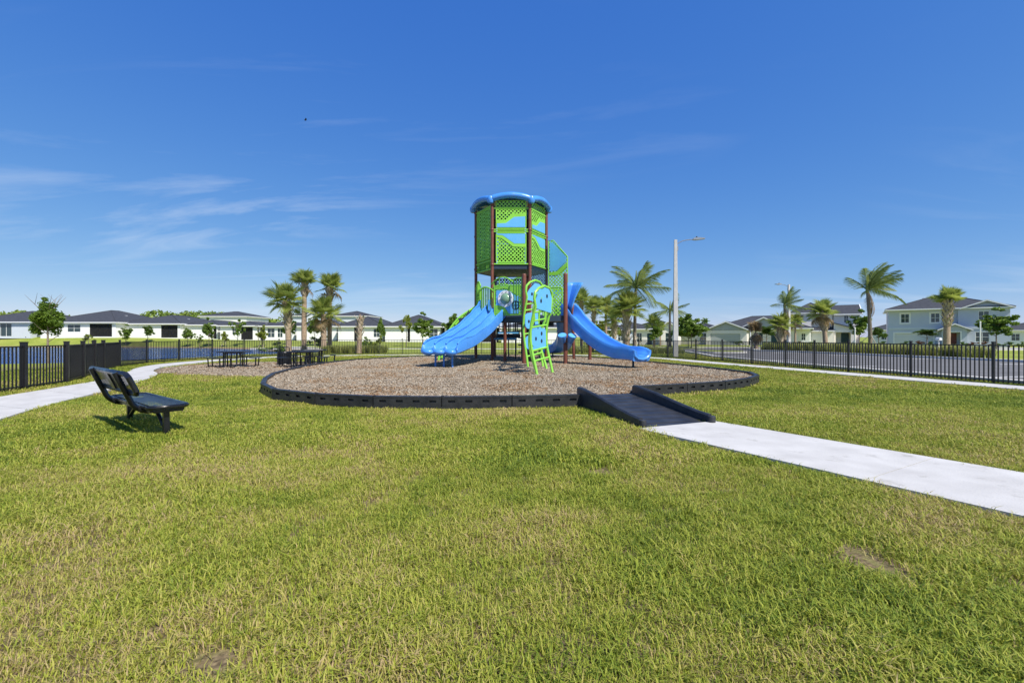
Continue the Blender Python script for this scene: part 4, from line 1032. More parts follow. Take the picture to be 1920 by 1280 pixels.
def coco_frond(seed, arch, ln=2.7, mat='frond_coco'):
    rr = random.Random(seed); mb = MB(); n_ = 16; P = []
    for k in range(n_+1):
        t = k/n_; P.append((ln*t*(1-0.12*arch*t), 0.0, -arch*ln*0.42*t*t))
    mb.tube(P, [0.045*(1-0.85*k/n_)+0.005 for k in range(n_+1)], 4)
    for k in range(54):
        t = 0.12+0.88*k/53; i = min(n_-1,int(t*n_)); f = t*n_-i
        p = tuple(P[i][j]*(1-f)+P[i+1][j]*f for j in range(3))
        l2 = 0.80*math.sin(math.pi*min(1,0.12+0.86*t))**0.6*rr.uniform(0.85,1.1)
        for s in (-1,1):
            fw = 0.45+0.5*t; a = Vector((fw,s*(1-0.35*t),-0.25-rr.uniform(0,0.35))).normalized(); w_ = Vector((0.017,0,0.004))
            q = Vector(p); m = q+a*l2*0.5; tip = q+a*l2+Vector((0,0,-0.22*l2*(1+arch)))
            mb.add([q-w_*0.7,q+w_*0.7,m+w_,m-w_,tip],[(0,1,2,3),(3,2,4)])
    return mb.mesh('frond', mat)
COC = [coco_frond(s, (0.35,0.8,1.2,0.55)[s]) for s in range(4)]
COCB = [coco_frond(30, 0.9, 2.3, 'dead_frond')]
def place_fronds(t, c, lst, sc, rr, n_, el0, el1, wind=None, jitter=0.3):
    for i in range(n_):
        u = (i+0.5)/n_
        az = i*2.39996+rr.uniform(-0.3,0.3); el = el0+(el1-el0)*u+rr.uniform(-jitter,jitter)*0.5
        if wind is not None:
            dx, dy = math.cos(az)+wind[0], math.sin(az)+wind[1]; az = math.atan2(dy,dx)
        M = Matrix.Rotation(az,4,'Z') @ Matrix.Rotation(-el,4,'Y') @ Matrix.Rotation(rr.uniform(-0.5,0.5),4,'X')
        o = obj('frond', lst[rr.randrange(len(lst))], t); k = sc*rr.uniform(0.85,1.12)
        o.matrix_local = Matrix.Translation(c) @ M @ Matrix.Scale(k,4)
def trunk(t, h, r0, r1, lean, mat='palm_trunk', seed=0, bulge=0.0):
    rr = random.Random(seed); P = []; rs = []; n_ = 14
    for k in range(n_+1):
        u = k/n_; P.append((lean[0]*u*u, lean[1]*u*u, -0.15+(h+0.15)*u)); rs.append((r0*(1-u)+r1*u)*(1+rr.uniform(-0.05,0.05))+0.10*r0*max(0,1-u*7))
    return MB().tube(P, rs, 12).build('trunk', mat, t, smooth=True)
BOOT = MB().add([(0,-0.075,0),(0,0.075,0),(0.03,0.05,0.22),(0.03,-0.05,0.22),(0.10,-0.035,0.40),(0.10,0.035,0.40),(-0.03,-0.06,0.05),(-0.03,0.06,0.05),(0.05,0,0.30),(0.04,0,0.10)],
     [(0,1,9),(1,2,9),(2,3,8),(3,0,9),(2,5,8),(5,4,8),(4,3,8),(2,8,9),(8,3,9)]).mesh('leaf_boot','palm_boot')
def boots(t, z0, z1, r, lean, h, n_, seed=1, sc=1.0):
    rr = random.Random(seed)
    for i in range(n_):
        u = (i+0.5)/n_; z = z0+(z1-z0)*u; a = i*2.39996; v = (z/h)
        x = lean[0]*v*v; y = lean[1]*v*v
        k = 1.45*sc*rr.uniform(0.8,1.2)
        o = obj('leaf_boot', BOOT, t); o.matrix_local = Matrix.Translation((x+math.cos(a)*r*0.82,y+math.sin(a)*r*0.82,z)) @ Matrix.Rotation(a,4,'Z') @ Matrix.Rotation(rr.uniform(0.05,0.35),4,'Y') @ Matrix.Scale(k,4)
def PT(px, d): return ((px-960)*d/853.3, d)
def gz(x, y): return float(height(np.array([x]),np.array([y]))[0])
def sabal(px, d, h, label, r=0.19, fr=30, sc=1.0, lean=(0,0), boot=None, yellow=0, brown=0, wind=None, seed=0, el=(1.35,-0.55), group='sabal palms'):
    x, y = PT(px,d); t = thing('sabal_palm', label, 'palm tree', (x,y,gz(x,y)), 0, group); rr = random.Random(seed*7+1)
    trunk(t, h, r, r*0.85, lean, 'palm_trunk', seed)
    if boot: boots(t, boot, h-0.25, r, lean, h, int((h-boot)*24), seed, sc=0.8+r*1.6)
    c = Vector((lean[0],lean[1],h-0.1))
    place_fronds(t, c, SAB, sc, rr, fr, el[0], el[1], wind)
    if yellow: place_fronds(t, c, SABY, sc, rr, yellow, 1.4, 0.9, None)
    if brown: place_fronds(t, c, SABB, sc, rr, brown, -0.5, -1.0, None)
    return t
def stakes(t, z, rad, n_=3, a0=0.4):
    for k in range(n_):
        a = a0+6.2832*k/n_; MB().tube([(0.08*math.cos(a),0.08*math.sin(a),z),(rad*math.cos(a),rad*math.sin(a),-0.05)],0.03,6).build('support_stake','stake',t)
def coco(px, d, h, label, sc=1.0, fr=15, r=0.13, lean=(0,0), wind=(0.9,0.0), seed=0, el=(1.35,-0.35), dead=0, stk=True, group='feather-leaved palms'):
    x, y = PT(px,d); t = thing('feather_palm', label, 'palm tree', (x,y,gz(x,y)), 0, group); rr = random.Random(seed*5+3)
    trunk(t, h, r*1.25, r*0.8, lean, 'grey_trunk', seed)
    c = Vector((lean[0],lean[1],h-0.05))
    place_fronds(t, c, COC, sc, rr, fr, el[0], el[1], wind)
    MB().tube([(c.x,c.y,h-0.3),(c.x,c.y,h+0.5),(c.x+0.06,c.y,h+1.3*sc)],[r*0.9,r*0.7,0.03],8).build('crown_shaft','frond_sabal',t,smooth=True)
    for k in range(dead):
        o = obj('dead_frond', COCB[0], t); o.matrix_local = Matrix.Translation(c+Vector((0.1,0,-0.2))) @ Matrix.Rotation(-0.1-0.9*k,4,'Z') @ Matrix.Rotation(1.05+0.1*k,4,'Y') @ Matrix.Scale(sc*0.9,4)
    if stk: stakes(t, 1.6, 1.5)
    return t
# left group behind the fence
sabal(541, 39.6, 4.6, 'leftmost leaning sabal palm with shaggy boots behind the litter bin', 0.24, 26, 1.12, (-0.25,0), 1.9, 2, 0, None, 1, (1.3,-0.75))
sabal(570, 43, 6.55, 'tallest sabal palm with a bare straight trunk left of the tower', 0.25, 22, 0.95, (0.05,0), 5.3, 0, 1, None, 2, (1.5,0.2))
sabal(607, 40, 3.4, 'short sabal palm with low spreading fronds in front of its twin', 0.26, 18, 1.1, (0,0), None, 1, 3, (-0.15,0), 3, (1.45,-0.35))
sabal(618, 41.5, 5.9, 'sabal palm with a small high crown rising behind its shorter twin', 0.22, 18, 0.95, (0,0), 4.6, 1, 2, (0.25,0), 4, (1.5,-0.1))
x, y = PT(673,39.5); t = thing('palm_stump', 'topped palm trunk with stubs of cut fronds left of the triple slide', 'palm trunk', (x,y,gz(x,y)))
trunk(t, 2.9, 0.22, 0.19, (0.15,0), 'palm_trunk', 9); boots(t, 1.2, 2.8, 0.19, (0.15,0), 2.9, 40, 4, 1.0)
for k in range(7):
    a = 0.9*k; MB().tube([(0.15,0,2.7),(0.15+0.16*math.cos(a),0.16*math.sin(a),3.15+0.12*(k%3))],[0.05,0.025],5).build('cut_stub','dead_frond',t)
# right group
sabal(1090, 52, 5.5, 'sabal palm just right of the tower behind the wave slide', 0.17, 20, 1.0, (0,0), 3.6, 0, 0, None, 5)
sabal(1113, 50, 4.7, 'thin sabal palm over the short brown post of the tower', 0.16, 24, 0.85, (0,0), 3.0, 0, 0, None, 6)
sabal(1136, 53, 4.9, 'sabal palm with a pale trunk second left of the thick one', 0.16, 24, 0.95, (0,0), None, 1, 1, None, 7)
sabal(1152, 50, 3.5, 'short sabal palm crowded left of the thickest palm', 0.2, 26, 1.05, (0,0), 1.2, 2, 0, None, 8)
sabal(1174, 41, 3.9, 'thickest sabal palm with cross-hatched boots above the wave slide exit', 0.29, 24, 1.15, (0.08,0), 0.9, 6, 0, None, 10, (1.45,-0.45))
coco(1190, 42, 6.0, 'tall feather palm with wide ragged fronds left of the near street lamp', 1.18, 17, 0.14, (0.1,0), (0.1,0), 11, (1.4,-0.15), 0)
sabal(1226, 63, 3.2, 'small round-headed sabal palm left of the near street lamp', 0.17, 26, 0.95, (0,0), None, 0, 0, None, 12)
coco(1256, 60, 4.9, 'feather palm half hidden by the near street lamp pole', 0.95, 13, 0.15, (0,0), (0.1,0), 13, (1.2,-0.2), 0, False)
sabal(1238, 70, 2.9, 'thin small sabal palm before the cream house', 0.13, 18, 0.7, (0,0), None, 0, 0, None, 27)
coco(1471, 51, 5.0, 'windblown feather palm in front of the distant street lamp', 0.85, 13, 0.15, (0,0), (0.9,0), 14, (1.5,-0.2), 1, False)
sabal(1463, 49, 2.75, 'squat sabal palm below the windblown feather palm', 0.27, 26, 0.9, (0,0), 0.7, 3, 1, None, 15)
sabal(1491, 62, 3.5, 'slim sabal palm against the left end of the white house', 0.14, 20, 0.8, (0,0), None, 3, 2, None, 16)
sabal(1548, 44, 3.75, 'leaning sabal palm with boots before the white house garage', 0.22, 26, 0.95, (-0.35,0), 1.9, 0, 4, None, 17, (1.4,-0.3))
coco(1632, 43, 5.9, 'tallest feather palm with fronds blown right between the two-storey houses', 1.1, 17, 0.15, (-0.3,0), (1.0,0.0), 18, (1.5,-0.1), 1)
sabal(1775, 42, 4.75, 'straight sabal palm with shaggy boots before the blue house porch', 0.27, 26, 0.9, (0.12,0), 2.3, 1, 0, (0.35,0), 19, (1.5,0.1))
x, y = PT(1417,54); t = thing('dead_palm', 'dead brown palm with folded fronds before the grey house', 'palm tree', (x,y,gz(x,y)))
trunk(t, 1.9, 0.26, 0.22, (0,0), 'palm_trunk', 21); rr0 = random.Random(4)
place_fronds(t, Vector((0,0,1.85)), SABB, 0.95, rr0, 16, 1.55, 1.25); place_fronds(t, Vector((0,0,1.9)), SABB, 0.75, rr0, 10, -0.8, -1.3)

# ------------------------------------------------------------------ broadleaf trees, shrubs
def crown_mesh(seed, mat, ncl=26, nl=60, leaf=0.13, shape=(1,1,1), narrow=0.0):
    rr = np.random.default_rng(seed); V = []; F = []
    cl = []; limbs = []
    for k in range(9):
        a_ = k*2.39996+rr.uniform(-.4,.4); e_ = rr.uniform(-0.75,1.2); l_ = rr.uniform(0.72,1.12); limbs.append(np.array([math.cos(a_)*math.cos(e_),math.sin(a_)*math.cos(e_),math.sin(e_)])*l_)
    limbs.append(np.array([0.05,0,rr.uniform(1.0,1.15)]))
    while len(cl) < ncl:
        q = limbs[rr.integers(len(limbs))]*rr.uniform(0.25,1.0)+rr.normal(0,0.15,3)
        if narrow and np.hypot(q[0],q[1]) > max(0.12,1.05-narrow*(q[2]+1)*0.62): continue
        cl.append(q*np.array(shape))
    for c in cl:
        rad = rr.uniform(0.13,0.30)
        for _ in range(nl):
            d = rr.normal(0,1,3); d /= np.linalg.norm(d)+1e-9; p = c+d*rad*rr.random()**0.5*np.array([1,1,0.75])
            u = rr.normal(0,1,3); u /= np.linalg.norm(u); w_ = np.cross(u, rr.normal(0,1,3)); w_ /= np.linalg.norm(w_)+1e-9
            s = leaf*rr.uniform(0.6,1.2); o = len(V)
            V += [tuple(p-u*s), tuple(p+w_*s*0.45), tuple(p+u*s), tuple(p-w_*s*0.45)]; F.append((o,o+1,o+2,o+3))
    me = bpy.data.meshes.new('crown'); me.from_pydata(V,[],F); me.materials.append(MATS[mat]); return me
CR = {('mid',s): crown_mesh(s,'leaf_mid',64,70,0.105) for s in range(2)}
CR.update({('yellow',s): crown_mesh(s+5,'leaf_yellow',30,60,0.13) for s in range(2)})
CR.update({('dark',s): crown_mesh(s+9,'leaf_dark',60,70,0.105) for s in range(2)})
CR[('cone',0)] = crown_mesh(20,'leaf_mid',130,64,0.088,(1,1,1),0.72)
CR[('open',0)] = crown_mesh(21,'leaf_mid',20,60,0.12)
CR[('open',1)] = crown_mesh(22,'leaf_yellow',18,50,0.12)
def tree(px, d, h, cw, label, kind=('mid',0), z0=0.35, tr=0.05, bare=0, rz=0.0, stk=False, pos=None, group='young broadleaf trees', lean=0):
    x, y = pos or PT(px,d); t = thing('broadleaf_tree', label, 'tree', (x,y,gz(x,y)), rz, group)
    ch = h*(1-z0)/2; zc = h*z0+ch; rr = random.Random(int(px))
    mb = MB().tube([(0,0,-0.1),(0.02,0,h*z0),(lean,0.02,h*0.8)],[tr*1.3,tr,tr*0.35],8)
    mb.build('trunk','bark',t,smooth=True)
    for k in range(6):
        a = k*2.4; z = h*z0+ch*(0.1+0.2*k); l2 = cw*0.36
        MB().tube([(lean*z/h,0,z-0.15),(math.cos(a)*l2*0.6,math.sin(a)*l2*0.6,z+0.15*ch),(math.cos(a)*l2,math.sin(a)*l2,z+0.4*ch)],[tr*0.5,tr*0.3,tr*0.12],5).build('limb','bark',t)
    for k in range(bare):
        a = k*1.9; z = h*0.72; l2 = cw*0.42
        MB().tube([(0,0,z),(math.cos(a)*l2*0.5,math.sin(a)*l2*0.5,z+h*0.20),(math.cos(a)*l2*0.9,math.sin(a)*l2*0.9,z+h*0.34)],[0.02,0.014,0.004],5).build('bare_limb','twig',t)
        MB().tube([(math.cos(a)*l2*0.5,math.sin(a)*l2*0.5,z+h*0.20),(math.cos(a+1)*l2*0.6,math.sin(a+1)*l2*0.6,z+h*0.37)],[0.012,0.004],5).build('bare_limb','twig',t)
    obj('crown', CR[kind], t, loc=(lean*0.7,0,zc), scale=(cw/2/1.12,cw/2/1.12,ch/1.12))
    if stk: stakes(t, h*0.35, 0.5)
    return t
tree(89, 24.5, 3.45, 2.25, 'nearest leafy tree with bare twigs on top behind the left fence', ('cone',0), 0.34, 0.05, 5)
LT = [(166,72,2.6,2.0,('open',1),'thin sparse sapling before the second house from the left'),(236,75,2.9,2.6,('mid',0),'small round tree left of the pair behind the pond bend'),(277,76,2.6,2.4,('dark',0),'small dark tree right of the pair behind the pond bend'),
 (352,72,2.9,2.0,('mid',1),'small dark-trunked tree right of the third screened porch'),(374,70,2.2,1.3,('open',0),'tiny sapling left of the bushy tree across the pond'),(392,71,3.8,2.5,('mid',0),'bushy tree below the left end of the two-storey roof'),
 (421,70,2.2,1.7,('yellow',0),'yellowish small tree before the dark screened porch across the pond'),(446,69,4.3,2.5,('open',0),'taller airy tree left of the white porch column'),(492,66,2.9,1.9,('yellow',1),'bright yellow-green small tree left of the sabal palms'),
 (546,66,3.6,2.2,('dark',1),'dark tree partly behind the leftmost sabal palm trunk'),(590,62,3.6,2.6,('mid',1),'bright green tree between the sabal palm trunks'),(714,60,3.4,1.7,('cone',0),'narrow conical tree right of the topped palm trunk'),
 (762,58,4.2,2.0,('open',1),'airy tall sapling before the white wall left of the slide'),(793,54,3.5,2.9,('mid',0),'dense bushy tree just left of the triple slide exit'),(850,56,4.0,2.6,('mid',1),'tree showing behind the green arch climber')]
for px,d,h,cw,kd,lb in LT: tree(px,d,h*1.08,cw*0.95,lb,kd,0.22,0.045,0,px*0.7,px in (421,492))
tree(1296, 57, 4.9, 4.2, 'bright leafy tree right of the near street lamp', ('open',0), 0.14, 0.06, 0, 0.4)
tree(1291, 57.6, 4.1, 4.4, 'bushy green tree overlapping the one right of the near street lamp', ('mid',1), 0.10, 0.06, 0, 1.2)
tree(1437, 66, 2.9, 3.0, 'low dark tree beside the grey house right wall', ('dark',0), 0.40, 0.05)
tree(1611, 50, 4.0, 3.0, 'round bushy tree before the teal door of the white house', ('mid',0), 0.32, 0.05, 0, 0.3)
tree(1647, 66, 2.9, 2.3, 'small tree in the gap between the white and blue houses', ('dark',1), 0.30, 0.05)
tree(1738, 54, 2.3, 2.9, 'low umbrella-shaped tree before the blue house garage', ('dark',0), 0.55, 0.05)
tree(1868, 50, 4.15, 4.2, 'wide leafy tree before the right end of the blue house', ('mid',0), 0.28, 0.06, 0, 0.8)
tree(1125, 56, 3.4, 2.6, 'bush-like tree below the sabal palms right of the tower', ('yellow',0), 0.2, 0.05)
tree(1150, 55, 3.3, 3.0, 'bright bush-like tree beside the thickest sabal palm', ('open',1), 0.15, 0.05)
tree(1228, 58, 3.0, 2.2, 'small leafy tree before the dark-roofed house porch', ('mid',0), 0.2, 0.05)
def shrub(px, d, h, wd, label, mat='leaf_mid', seed=0, dep=None, pos=None, group='shrubs'):
    x, y = pos or PT(px,d); t = thing('shrub', label, 'shrub', (x,y,gz(x,y)), seed*0.7, group)
    MB().tube([(0,0,-0.1),(0.03,0.02,h*0.5)],[0.05,0.02],6).build('stem','bark',t)
    obj('foliage', SH[(mat,seed%2)], t, loc=(0,0,h*0.5), scale=(wd/2/1.15,(dep or wd)/2/1.15,h/2/1.15))
SH = {(m_,s): crown_mesh(40+s*3+i*7,m_,24,60,0.11) for i,m_ in enumerate(('leaf_mid','leaf_dark','leaf_yellow','leaf_red')) for s in range(2)}
shrub(599,46,1.8,2.4,'dark green shrub at the foot of the short sabal palm','leaf_dark',0)
shrub(517,52,1.7,3.2,'spreading shrub left of the leftmost sabal palm','leaf_mid',1)
shrub(706,43,1.9,1.6,'brownish green shrub right of the topped palm trunk','leaf_yellow',0)
shrub(684,42,1.7,1.3,'leafy shrub hugging the topped palm trunk','leaf_mid',0)
for i,(px,d,mt) in enumerate(((1385,71,'leaf_dark'),(1407,68,'leaf_dark'),(1436,64,'leaf_mid'),(1500,66,'leaf_red'),(1520,65,'leaf_mid'),(1617,60,'leaf_dark'),(1655,64,'leaf_dark'),(1694,62,'leaf_dark'),(1722,61,'leaf_red'),(1742,60,'leaf_dark'),(1806,58,'leaf_dark'),(1823,57.5,'leaf_red'),(1846,57,'leaf_red'),(1870,56.5,'leaf_dark'),(1893,58,'leaf_dark'),(1915,60,'leaf_mid'))):
    lb = ['dark hedge shrub under the grey house garage corner','low hedge shrub below the grey house white wall','hedge shrub below the low dark tree','reddish shrub before the white house garage','green shrub under the leaning sabal palm','dark shrub beside the teal door','dark shrub in the gap left of the blue house','dark shrub before the blue house garage','reddish shrub right of the blue house garage shrub','dark shrub under the umbrella-shaped tree','dark shrub right of the red door','reddish shrub under the blue house lower window','larger reddish shrub left of the wide leafy tree trunk','dark shrub at the blue house right corner','dark shrub past the blue house right corner','green shrub at the far right edge'][i]
    shrub(px,d,0.85,2.0,lb,mt,i,1.2,group='foundation shrubs')
# ornamental grass bed beside the far kerb and grass clumps inside the back fence
def tallgrass(name, poly, h, n_, label, seed=3):
    r_ = np.random.default_rng(seed); P = np.array(poly); x0,y0 = P.min(0); x1,y1 = P.max(0); V = []; F = []
    k = 0
    while k < n_:
        cx_, cy_ = r_.uniform(x0,x1), r_.uniform(y0,y1)
        if not inpoly(np.array([cx_]),np.array([cy_]),poly)[0]: continue
        k += 1; z = gz(cx_,cy_)
        for _ in range(42):
            a = r_.uniform(0,6.283); hh = h*r_.uniform(0.5,1.1); ln = hh*r_.uniform(0.1,0.75); dx,dy = math.cos(a),math.sin(a); w_ = 0.014; b = r_.uniform(0,0.14); o = len(V)
            V += [(cx_+dx*b-dy*w_,cy_+dy*b+dx*w_,z-0.02),(cx_+dx*b+dy*w_,cy_+dy*b-dx*w_,z-0.02),(cx_+dx*(b+ln*0.4)+dy*w_,cy_+dy*(b+ln*0.4)-dx*w_,z+hh*0.7),(cx_+dx*(b+ln*0.4)-dy*w_,cy_+dy*(b+ln*0.4)+dx*w_,z+hh*0.7),(cx_+dx*(b+ln),cy_+dy*(b+ln),z+hh*0.95)]
            F += [(o,o+1,o+2,o+3),(o+3,o+2,o+4)]
    me = bpy.data.meshes.new(name); me.from_pydata(V,[],F); me.materials.append(MATS['grass_tall'])
    tag(obj(name, me), label, 'ornamental grass', kind='stuff')
tallgrass('ornamental_grass', [(29.2,29),(31.5,29.5),(31,40),(29,47),(26,47.5),(28,38)], 0.95, 260, 'tall yellowish ornamental grass along the far kerb of the street')
tallgrass('fence_grass', [(-16.5,39),(-11.5,39.2),(-11.2,41.5),(-16,42)], 0.75, 90, 'clumps of tall grass behind the fence under the sabal palms', 4)
tallgrass('corner_grass', [(5,40),(14,37),(14.6,42),(8,47),(4,46)], 0.6, 170, 'rough ground cover behind the fence under the right palms', 5)
tallgrass('corner_bed', [(25,47.2),(38,49.3),(38,47),(28.5,45.5)], 0.55, 120, 'low planted bed at the street corner under the squat palm', 6)

# ------------------------------------------------------------------ houses
def win(t, x0, x1, z0, z1, y=0.0, mull=(2,2), trim=True, mat='glass'):
    fr = MB(); w_ = 0.055
    fr.box(x0,y+0.02,z0,x0+w_,y+0.12,z1).box(x1-w_,y+0.02,z0,x1,y+0.12,z1).box(x0+w_,y+0.02,z0,x1-w_,y+0.12,z0+w_).box(x0+w_,y+0.02,z1-w_,x1-w_,y+0.12,z1)
    o = fr.build('window','trim',t)
    for k in range(1,mull[0]):
        x = x0+(x1-x0)*k/mull[0]; MB().box(x-0.025,y+0.03,z0+w_,x+0.025,y+0.11,z1-w_).build('mullion','trim',o)
    for k in range(1,mull[1]):
        z = z0+(z1-z0)*k/mull[1]; MB().box(x0+w_,y+0.035,z-0.02,x1-w_,y+0.105,z+0.02).build('mullion','trim',o)
    MB().box(x0+w_,y+0.07,z0+w_,x1-w_,y+0.085,z1-w_).build('pane',mat,o)
    if trim:
        b = 0.16; tm = MB()
        tm.box(x0-b,y-0.03,z0-b,x0,y+0.01,z1+b).box(x1,y-0.03,z0-b,x1+b,y+0.01,z1+b).box(x0,y-0.03,z1,x1,y+0.01,z1+b)
        tm.build('window_trim','trim',o); MB().box(x0,y-0.05,z0-b,x1,y+0.01,z0).build('sill','trim',o)
def volume(t, x0, x1, y0, dep, H, mat, ops=(), z0=-0.3, sides=True):
    mb = MB(); hl = [(a,max(z0,c),b,d) for (a,c,b,d,*_) in ops]
    cut_facade(mb, x0, x1, z0, H, hl, y0, 0.16)
    y1 = y0+dep
    mb.add([(x0,y0,z0),(x0,y1,z0),(x0,y1,H),(x0,y0,H)],[(3,2,1,0)][::1]); mb.add([(x1,y0,z0),(x1,y1,z0),(x1,y1,H),(x1,y0,H)],[(0,1,2,3)]); mb.add([(x0,y1,z0),(x1,y1,z0),(x1,y1,H),(x0,y1,H)],[(3,2,1,0)])
    mb.build('wall', mat, t)
    for (a,c,b,d,kind,*ex) in ops:
        if kind == 'window': win(t,a,b,c,d,y0,*(ex or ((2,2),)))
        elif kind == 'plainwin': win(t,a,b,c,d,y0,(2,2),False)
        elif kind == 'slider':
            win(t,a,b,c,d,y0,(3,1),False)
        elif kind == 'door':
            dm = ex[0]; o = MB().box(a+0.08,y0+0.10,c,b-0.08,y0+0.15,d-0.08).build('door',dm,t)
            MB().box(a,y0+0.03,c,a+0.08,y0+0.15,d).box(b-0.08,y0+0.03,c,b,y0+0.15,d).box(a+0.08,y0+0.03,d-0.08,b-0.08,y0+0.15,d).build('door_frame','trim',o)
            MB().lathe([(0.03,0),(0.03,0.05)],(b-0.2,y0+0.08,c+1.0),8).build('handle','vent_metal',o)
        elif kind == 'garage':
            gm = ex[0]; o = obj('garage_door', None, t) if False else MB().box(a,y0+0.13,c,b,y0+0.15,d).build('garage_door',gm,t)
            n_ = 4; hh = (d-c)/n_
            for k in range(n_):
                MB().box(a+0.02,y0+0.09,c+k*hh+0.012,b-0.02,y0+0.128,c+(k+1)*hh-0.012).build('garage_panel',gm,o)
        elif kind == 'screen':
            o = MB().add([(a,y0+0.16,c),(b,y0+0.16,c),(b,y0+2.6,c),(a,y0+2.6,c),(a,y0+0.16,d),(b,y0+0.16,d),(b,y0+2.6,d),(a,y0+2.6,d)],[(0,1,2,3),(7,6,5,4),(1,0,4,5)[:0] or (2,1,5,6),(3,2,6,7),(0,3,7,4)]).build('porch',mat,t)
            MB().box(a+(b-a)*0.25,y0+2.55,c,a+(b-a)*0.75,y0+2.59,d-0.4).build('patio_door','glass',o)
            MB().box(a+0.03,y0+0.08,c+0.02,b-0.03,y0+0.085,d-0.03).build('insect_screen','screen_mesh',o)
            fr = MB(); n_ = max(1,round((b-a)/1.2))
            fr.box(a,y0+0.05,c,a+0.05,y0+0.12,d).box(b-0.05,y0+0.05,c,b,y0+0.12,d).box(a+0.05,y0+0.05,d-0.05,b-0.05,y0+0.12,d).box(a+0.05,y0+0.05,c,b-0.05,y0+0.12,c+0.05)
            for k in range(1,n_): xx = a+(b-a)*k/n_; fr.box(xx-0.02,y0+0.05,c+0.05,xx+0.02,y0+0.12,d-0.05)
            fr.build('screen_frame','screen_frame',o)
        elif kind == 'recess':
            dp, bm = ex
            MB().add([(a,y0+0.16,c),(b,y0+0.16,c),(b,y0+dp,c),(a,y0+dp,c),(a,y0+0.16,d),(b,y0+0.16,d),(b,y0+dp,d),(a,y0+dp,d)],[(0,1,2,3),(7,6,5,4),(2,1,5,6),(3,2,6,7),(0,3,7,4)]).build('porch',bm,t)
def screen_m():
    m = bpy.data.materials.new('screen_mesh'); m.use_nodes = True; t = m.node_tree; b = t.nodes['Principled BSDF']; b.inputs['Base Color'].default_value = (0.01,0.01,0.011,1); b.inputs['Roughness'].default_value = 0.8
    tb = N(t,'ShaderNodeBsdfTransparent'); ms = N(t,'ShaderNodeMixShader'); ms.inputs[0].default_value = 0.30
    L(t,b.outputs[0],ms.inputs[1]); L(t,tb.outputs[0],ms.inputs[2]); L(t,ms.outputs[0],t.nodes['Material Output'].inputs[0]); MATS['screen_mesh'] = m
screen_m()
def hip(t, x0, x1, y0, y1, H, pitch=0.34, ov=0.45, fas='trim', th=0.16):
    X0,X1,Y0,Y1 = x0-ov,x1+ov,y0-ov,y1+ov; w_,d_ = X1-X0,Y1-Y0; r_ = min(w_,d_)/2; rz = H+th+r_*pitch
    if d_ >= w_: A = ((X0+X1)/2,Y0+r_); B = ((X0+X1)/2,Y1-r_)
    else: A = (X0+r_,(Y0+Y1)/2); B = (X1-r_,(Y0+Y1)/2)
    z = H+th+0.004; vs = [(X0,Y0,z),(X1,Y0,z),(X1,Y1,z),(X0,Y1,z),(*A,rz),(*B,rz)]
    fs = [(0,1,4),(1,2,5,4),(2,3,5),(3,0,4,5)] if d_ >= w_ else [(0,1,5,4),(1,2,5),(2,3,4,5),(3,0,4)]
    o = MB().add(vs, fs+[(3,2,1,0)]).build('roof','shingle',t)
    MB().box(X0-0.02,Y0-0.02,H,X1+0.02,Y1+0.02,H+th).build('fascia',fas,o)
    caps = ((0,4),(1,4),(2,5),(3,5),(4,5)) if d_ >= w_ else ((0,4),(3,4),(1,5),(2,5),(4,5))
    for a,b in caps: MB().tube([Vector(vs[a])+Vector((0,0,0.02)),Vector(vs[b])+Vector((0,0,0.02))],0.07,5).build('ridge_cap','shingle',o)
    return o
def gable(t, x0, x1, y0, y1, H, rise, ov=0.4, wall='stucco_grey', fas='trim', axis='y'):
    """gable facing the front (ridge runs along y)"""
    xm = (x0+x1)/2; X0,X1,Y0 = x0-ov,x1+ov,y0-ov; k = rise/((x1-x0)/2); z0 = H-ov*k; th = 0.16
    o = MB().prism_y([(X0,z0+0.02),(xm,H+rise+0.02),(X1,z0+0.02),(X1,z0+th+0.02),(xm,H+rise+th+0.02),(X0,z0+th+0.02)], Y0, y1).build('gable_roof','shingle',t)
    MB().prism_y([(X0-0.02,z0),(xm,H+rise-0.02),(X1+0.02,z0),(X1+0.02,z0+th+0.0),(xm,H+rise+th),(X0-0.02,z0+th)], Y0-0.06, Y0-0.005).build('rake_board',fas,o)
    MB().prism_y([(x0,H),(x1,H),(xm,H+rise)], y0+0.02, y0+0.10).build('gable_wall',wall,o)
    return o
def vents(t, pts):
    for x,y,z in pts: MB().box(x-0.18,y-0.15,z-0.1,x+0.18,y+0.15,z+0.16).build('roof_vent','vent_metal',t)
def row_house(pxl, pxr, d, label, ops_px, H=2.45, dep=15, mat='stucco_white', pitch=0.34, rz=0, ridge=None):
    xl = (pxl-960)*d/853.3; xr = (pxr-960)*d/853.3; z = float(base_z((xl+xr)/2)); W_ = (xr-xl)
    t = thing('house', label, 'house', (xl,d,z), rz, 'houses around the park'); cv = lambda p: (p-pxl)/(pxr-pxl)*W_
    ops = [(cv(a),c,cv(b),e,*k) for a,c,b,e,*k in ops_px]
    volume(t, 0, W_, 0, dep, H, mat, ops); o = hip(t, 0, W_, 0, dep, H, pitch)
    vents(o, [(W_*0.3,5.0,H+0.16+min(W_*0.3+0.45,5.4)*pitch-0.1),(W_*0.72,6.5,H+0.16+min(W_*0.28+0.45,5.4)*pitch-0.1)])
    return t
row_house(-70,57,80,'leftmost house with glass sliding doors under a deep eave',[(-10,0.02,22,2.35,'slider'),(47,-0.3,49,0.0,'recess',0.2,'stucco_pale_blue')],mat='stucco_pale_blue')
row_house(76,217,80,'white house with a double window and dark screened porch behind the near tree',[(126,0.85,151,2.2,'plainwin'),(168,0.05,210,2.3,'screen')])
row_house(222,338,82,'white house with blank wall and screened porch right of the near tree',[(302,0.05,333,2.3,'screen')],pitch=0.29)
